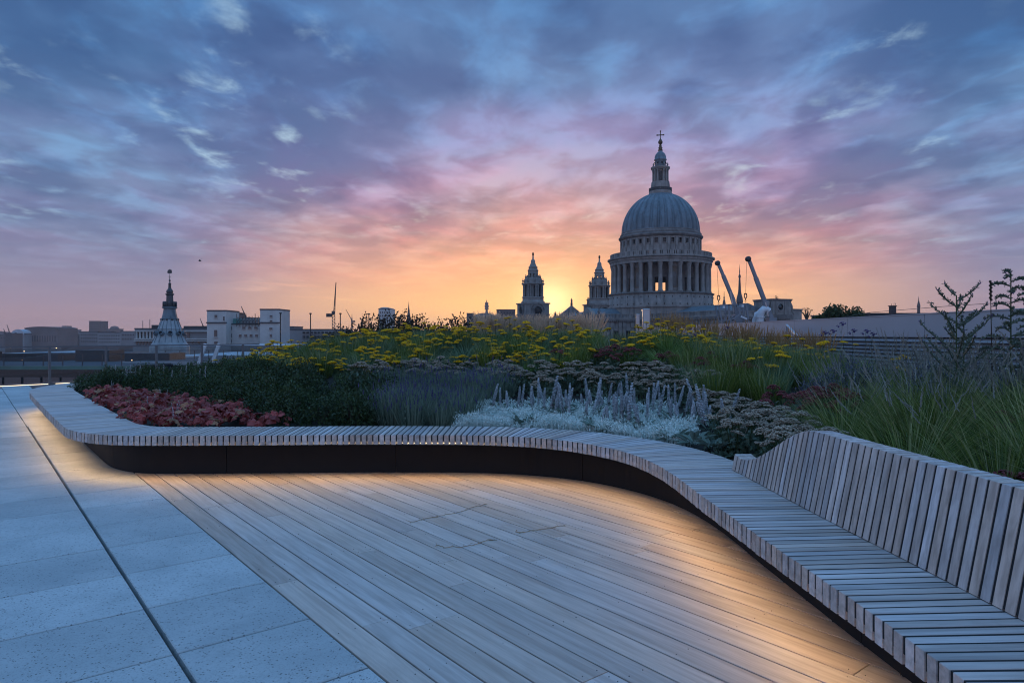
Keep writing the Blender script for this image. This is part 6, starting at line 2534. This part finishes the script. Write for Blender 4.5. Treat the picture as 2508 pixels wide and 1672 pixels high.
# square chimney flue and cable beyond the wall
x, y, z = on_roof(2186, 57)
fl = empty('flue', (x, y, z))
zt = P(2186, 750, 57).z - z
MB().box((0, 0, zt / 2), (.40, .40, zt)).build('stack', 'dark_steel', fl)
q = MB()
q.box((0, 0, zt + .03), (.5, .5, .06))
q.tube([(.12, 0, zt + .05), (.12, 0, zt + .25), (.25, 0, zt + .25), (.25, 0, zt + .1)], .02, 5)
q.tube([(-.1, 0, zt + .05), (-.1, 0, zt + .22)], .02, 5)
q.build('flue_cap', 'dark_steel', fl)
tag(fl, 'square dark flue beyond the pale wall', 'flue')
pts_ = [P(1905, 795, 52), P(2010, 786, 46), P(2130, 765, 40), P(2330, 749, 32), P(2440, 742, 27), P(2700, 725, 20)]
cb = empty('safety_cable', (pts_[0].x, pts_[0].y, -.06))
MB().tube([p - cb.location for p in pts_], .012, 4).build('wire', 'dark_steel', cb)
for i in (0, 2, 4):
    p = pts_[i] - cb.location
    MB().tube([(p.x, p.y, 0), (p.x, p.y, p.z)], .02, 5).build('stanchion', 'dark_steel', cb)
tag(cb, 'thin safety cable strung above the pale wall', 'cable')
# pale slanting bracket on the wall
p = P(1926, 797, 19)
q = MB().bar(P(1926, 795, 18.9) - p, P(1952, 822, 17.6) - p, .06, .03)
q.bar(P(1926, 795, 18.9) - p, P(1926, 840, 18.9) - p, .05, .05)
q.bar(P(1926, 840, 18.9) - p, (0, 0, sz(p.x, min(p.y, 19)) - p.z), .05, .05)
tag(q.build('wall_bracket', 'white_panel', None, p), 'pale slanting bracket in front of the wall among tan grasses', 'bracket')


# trees beyond the wall
def tree(label, u0, u1, vt, vb, Y, seed, n=2600):
    r = np.random.default_rng(seed)
    a, b = P(u0, vb, Y), P(u1, vt, Y)
    cx, w = (a.x + b.x) / 2, (b.x - a.x) / 2
    top = b.z
    cz = a.z - 1.0
    o = empty('leafy_tree', (cx, Y, GZ))
    lobes = []
    for i in range(11):
        lobes.append((r.uniform(-.75, .75) * w, r.uniform(-.6, .6) * w, r.uniform(.05, .72) * (top - cz), r.uniform(.26, .42) * w))
    nb_ = NB()
    for x_, y_, z_, rr_ in lobes:
        d = r.normal(0, 1, (n // 11, 3))
        d /= np.linalg.norm(d, axis=1, keepdims=True)
        q_ = d * rr_ * r.uniform(.45, 1.05, (len(d), 1))
        q_[:, 2] *= .72
        nb_.leaves(q_ + np.array([x_, y_, z_ + cz - GZ]), r.uniform(.18, .34, len(d)) * w * .35, .10 * w * .9, 0, .3, r)
    inst('crown', nb_.mesh('crown', 'tree_leaf'), o)
    t = MB().tube([(0, 0, 0), (.1, 0, (cz - GZ) * .6), (0, 0, cz - GZ)], [.5, .38, .3], 8)
    for x_, y_, z_, rr_ in lobes[:8]:
        t.tube([(0, 0, cz - GZ - 1), (x_ * .5, y_ * .5, z_ * .4 + cz - GZ), (x_, y_, z_ + cz - GZ)], [.22, .14, .06], 5)
    t.build('trunk', 'bark', o)
    return tag(o, label, 'tree')


tree('dark round leafy tree beyond the pale wall', 2008, 2126, 738, 782, 120, 3)
tree('small leafy tree beside the cathedral attic', 1962, 1990, 744, 770, 215, 5, 700)

# bird
bd = P(490, 639, 60)
m = MB()
m.lathe([(0, -.17), (.03, -.12), (.05, 0), (.035, .1), (.02, .15), (0, .19)], 8, sx=1.0)
bo = empty('flying_bird', bd)
bb = inst('body', m.mesh('body', 'feather'), bo)
bb.rotation_euler = (R(90), 0, R(60))
for sgn in (-1, 1):
    MB().add([(0, -.05, 0), (0, .06, 0), (.05 * sgn + .02, .05, .02 + .14), (.17 * sgn, -.02, .10 + .10 * sgn), (.08 * sgn, -.07, .05), (0, 0, .012)],
             [(0, 4, 5), (4, 3, 5), (3, 2, 5), (2, 1, 5)]).build('wing', 'feather', bo)
tag(bo, 'small bird flying in the sky right of the steeple', 'bird')

# ------------------------------------------------------------------ thin evening haze
HAZE = .00010
hz = MB().box((-300, 2570, (GZ - 1 + 92) / 2), (8200, 5300, 92 - GZ + 1))
hm, hg, hout = new_mat('evening haze')
pv = hg.n('ShaderNodeVolumePrincipled')
pv.inputs['Color'].default_value = (.92, .90, .93, 1)
pv.inputs['Density'].default_value = HAZE
pv.inputs['Anisotropy'].default_value = .3
hg.link(pv.outputs[0], hout.inputs['Volume'])
tag(hz.build('haze', hm), 'thin evening haze over the city', kind='stuff')
sc.cycles.volume_bounces = 0
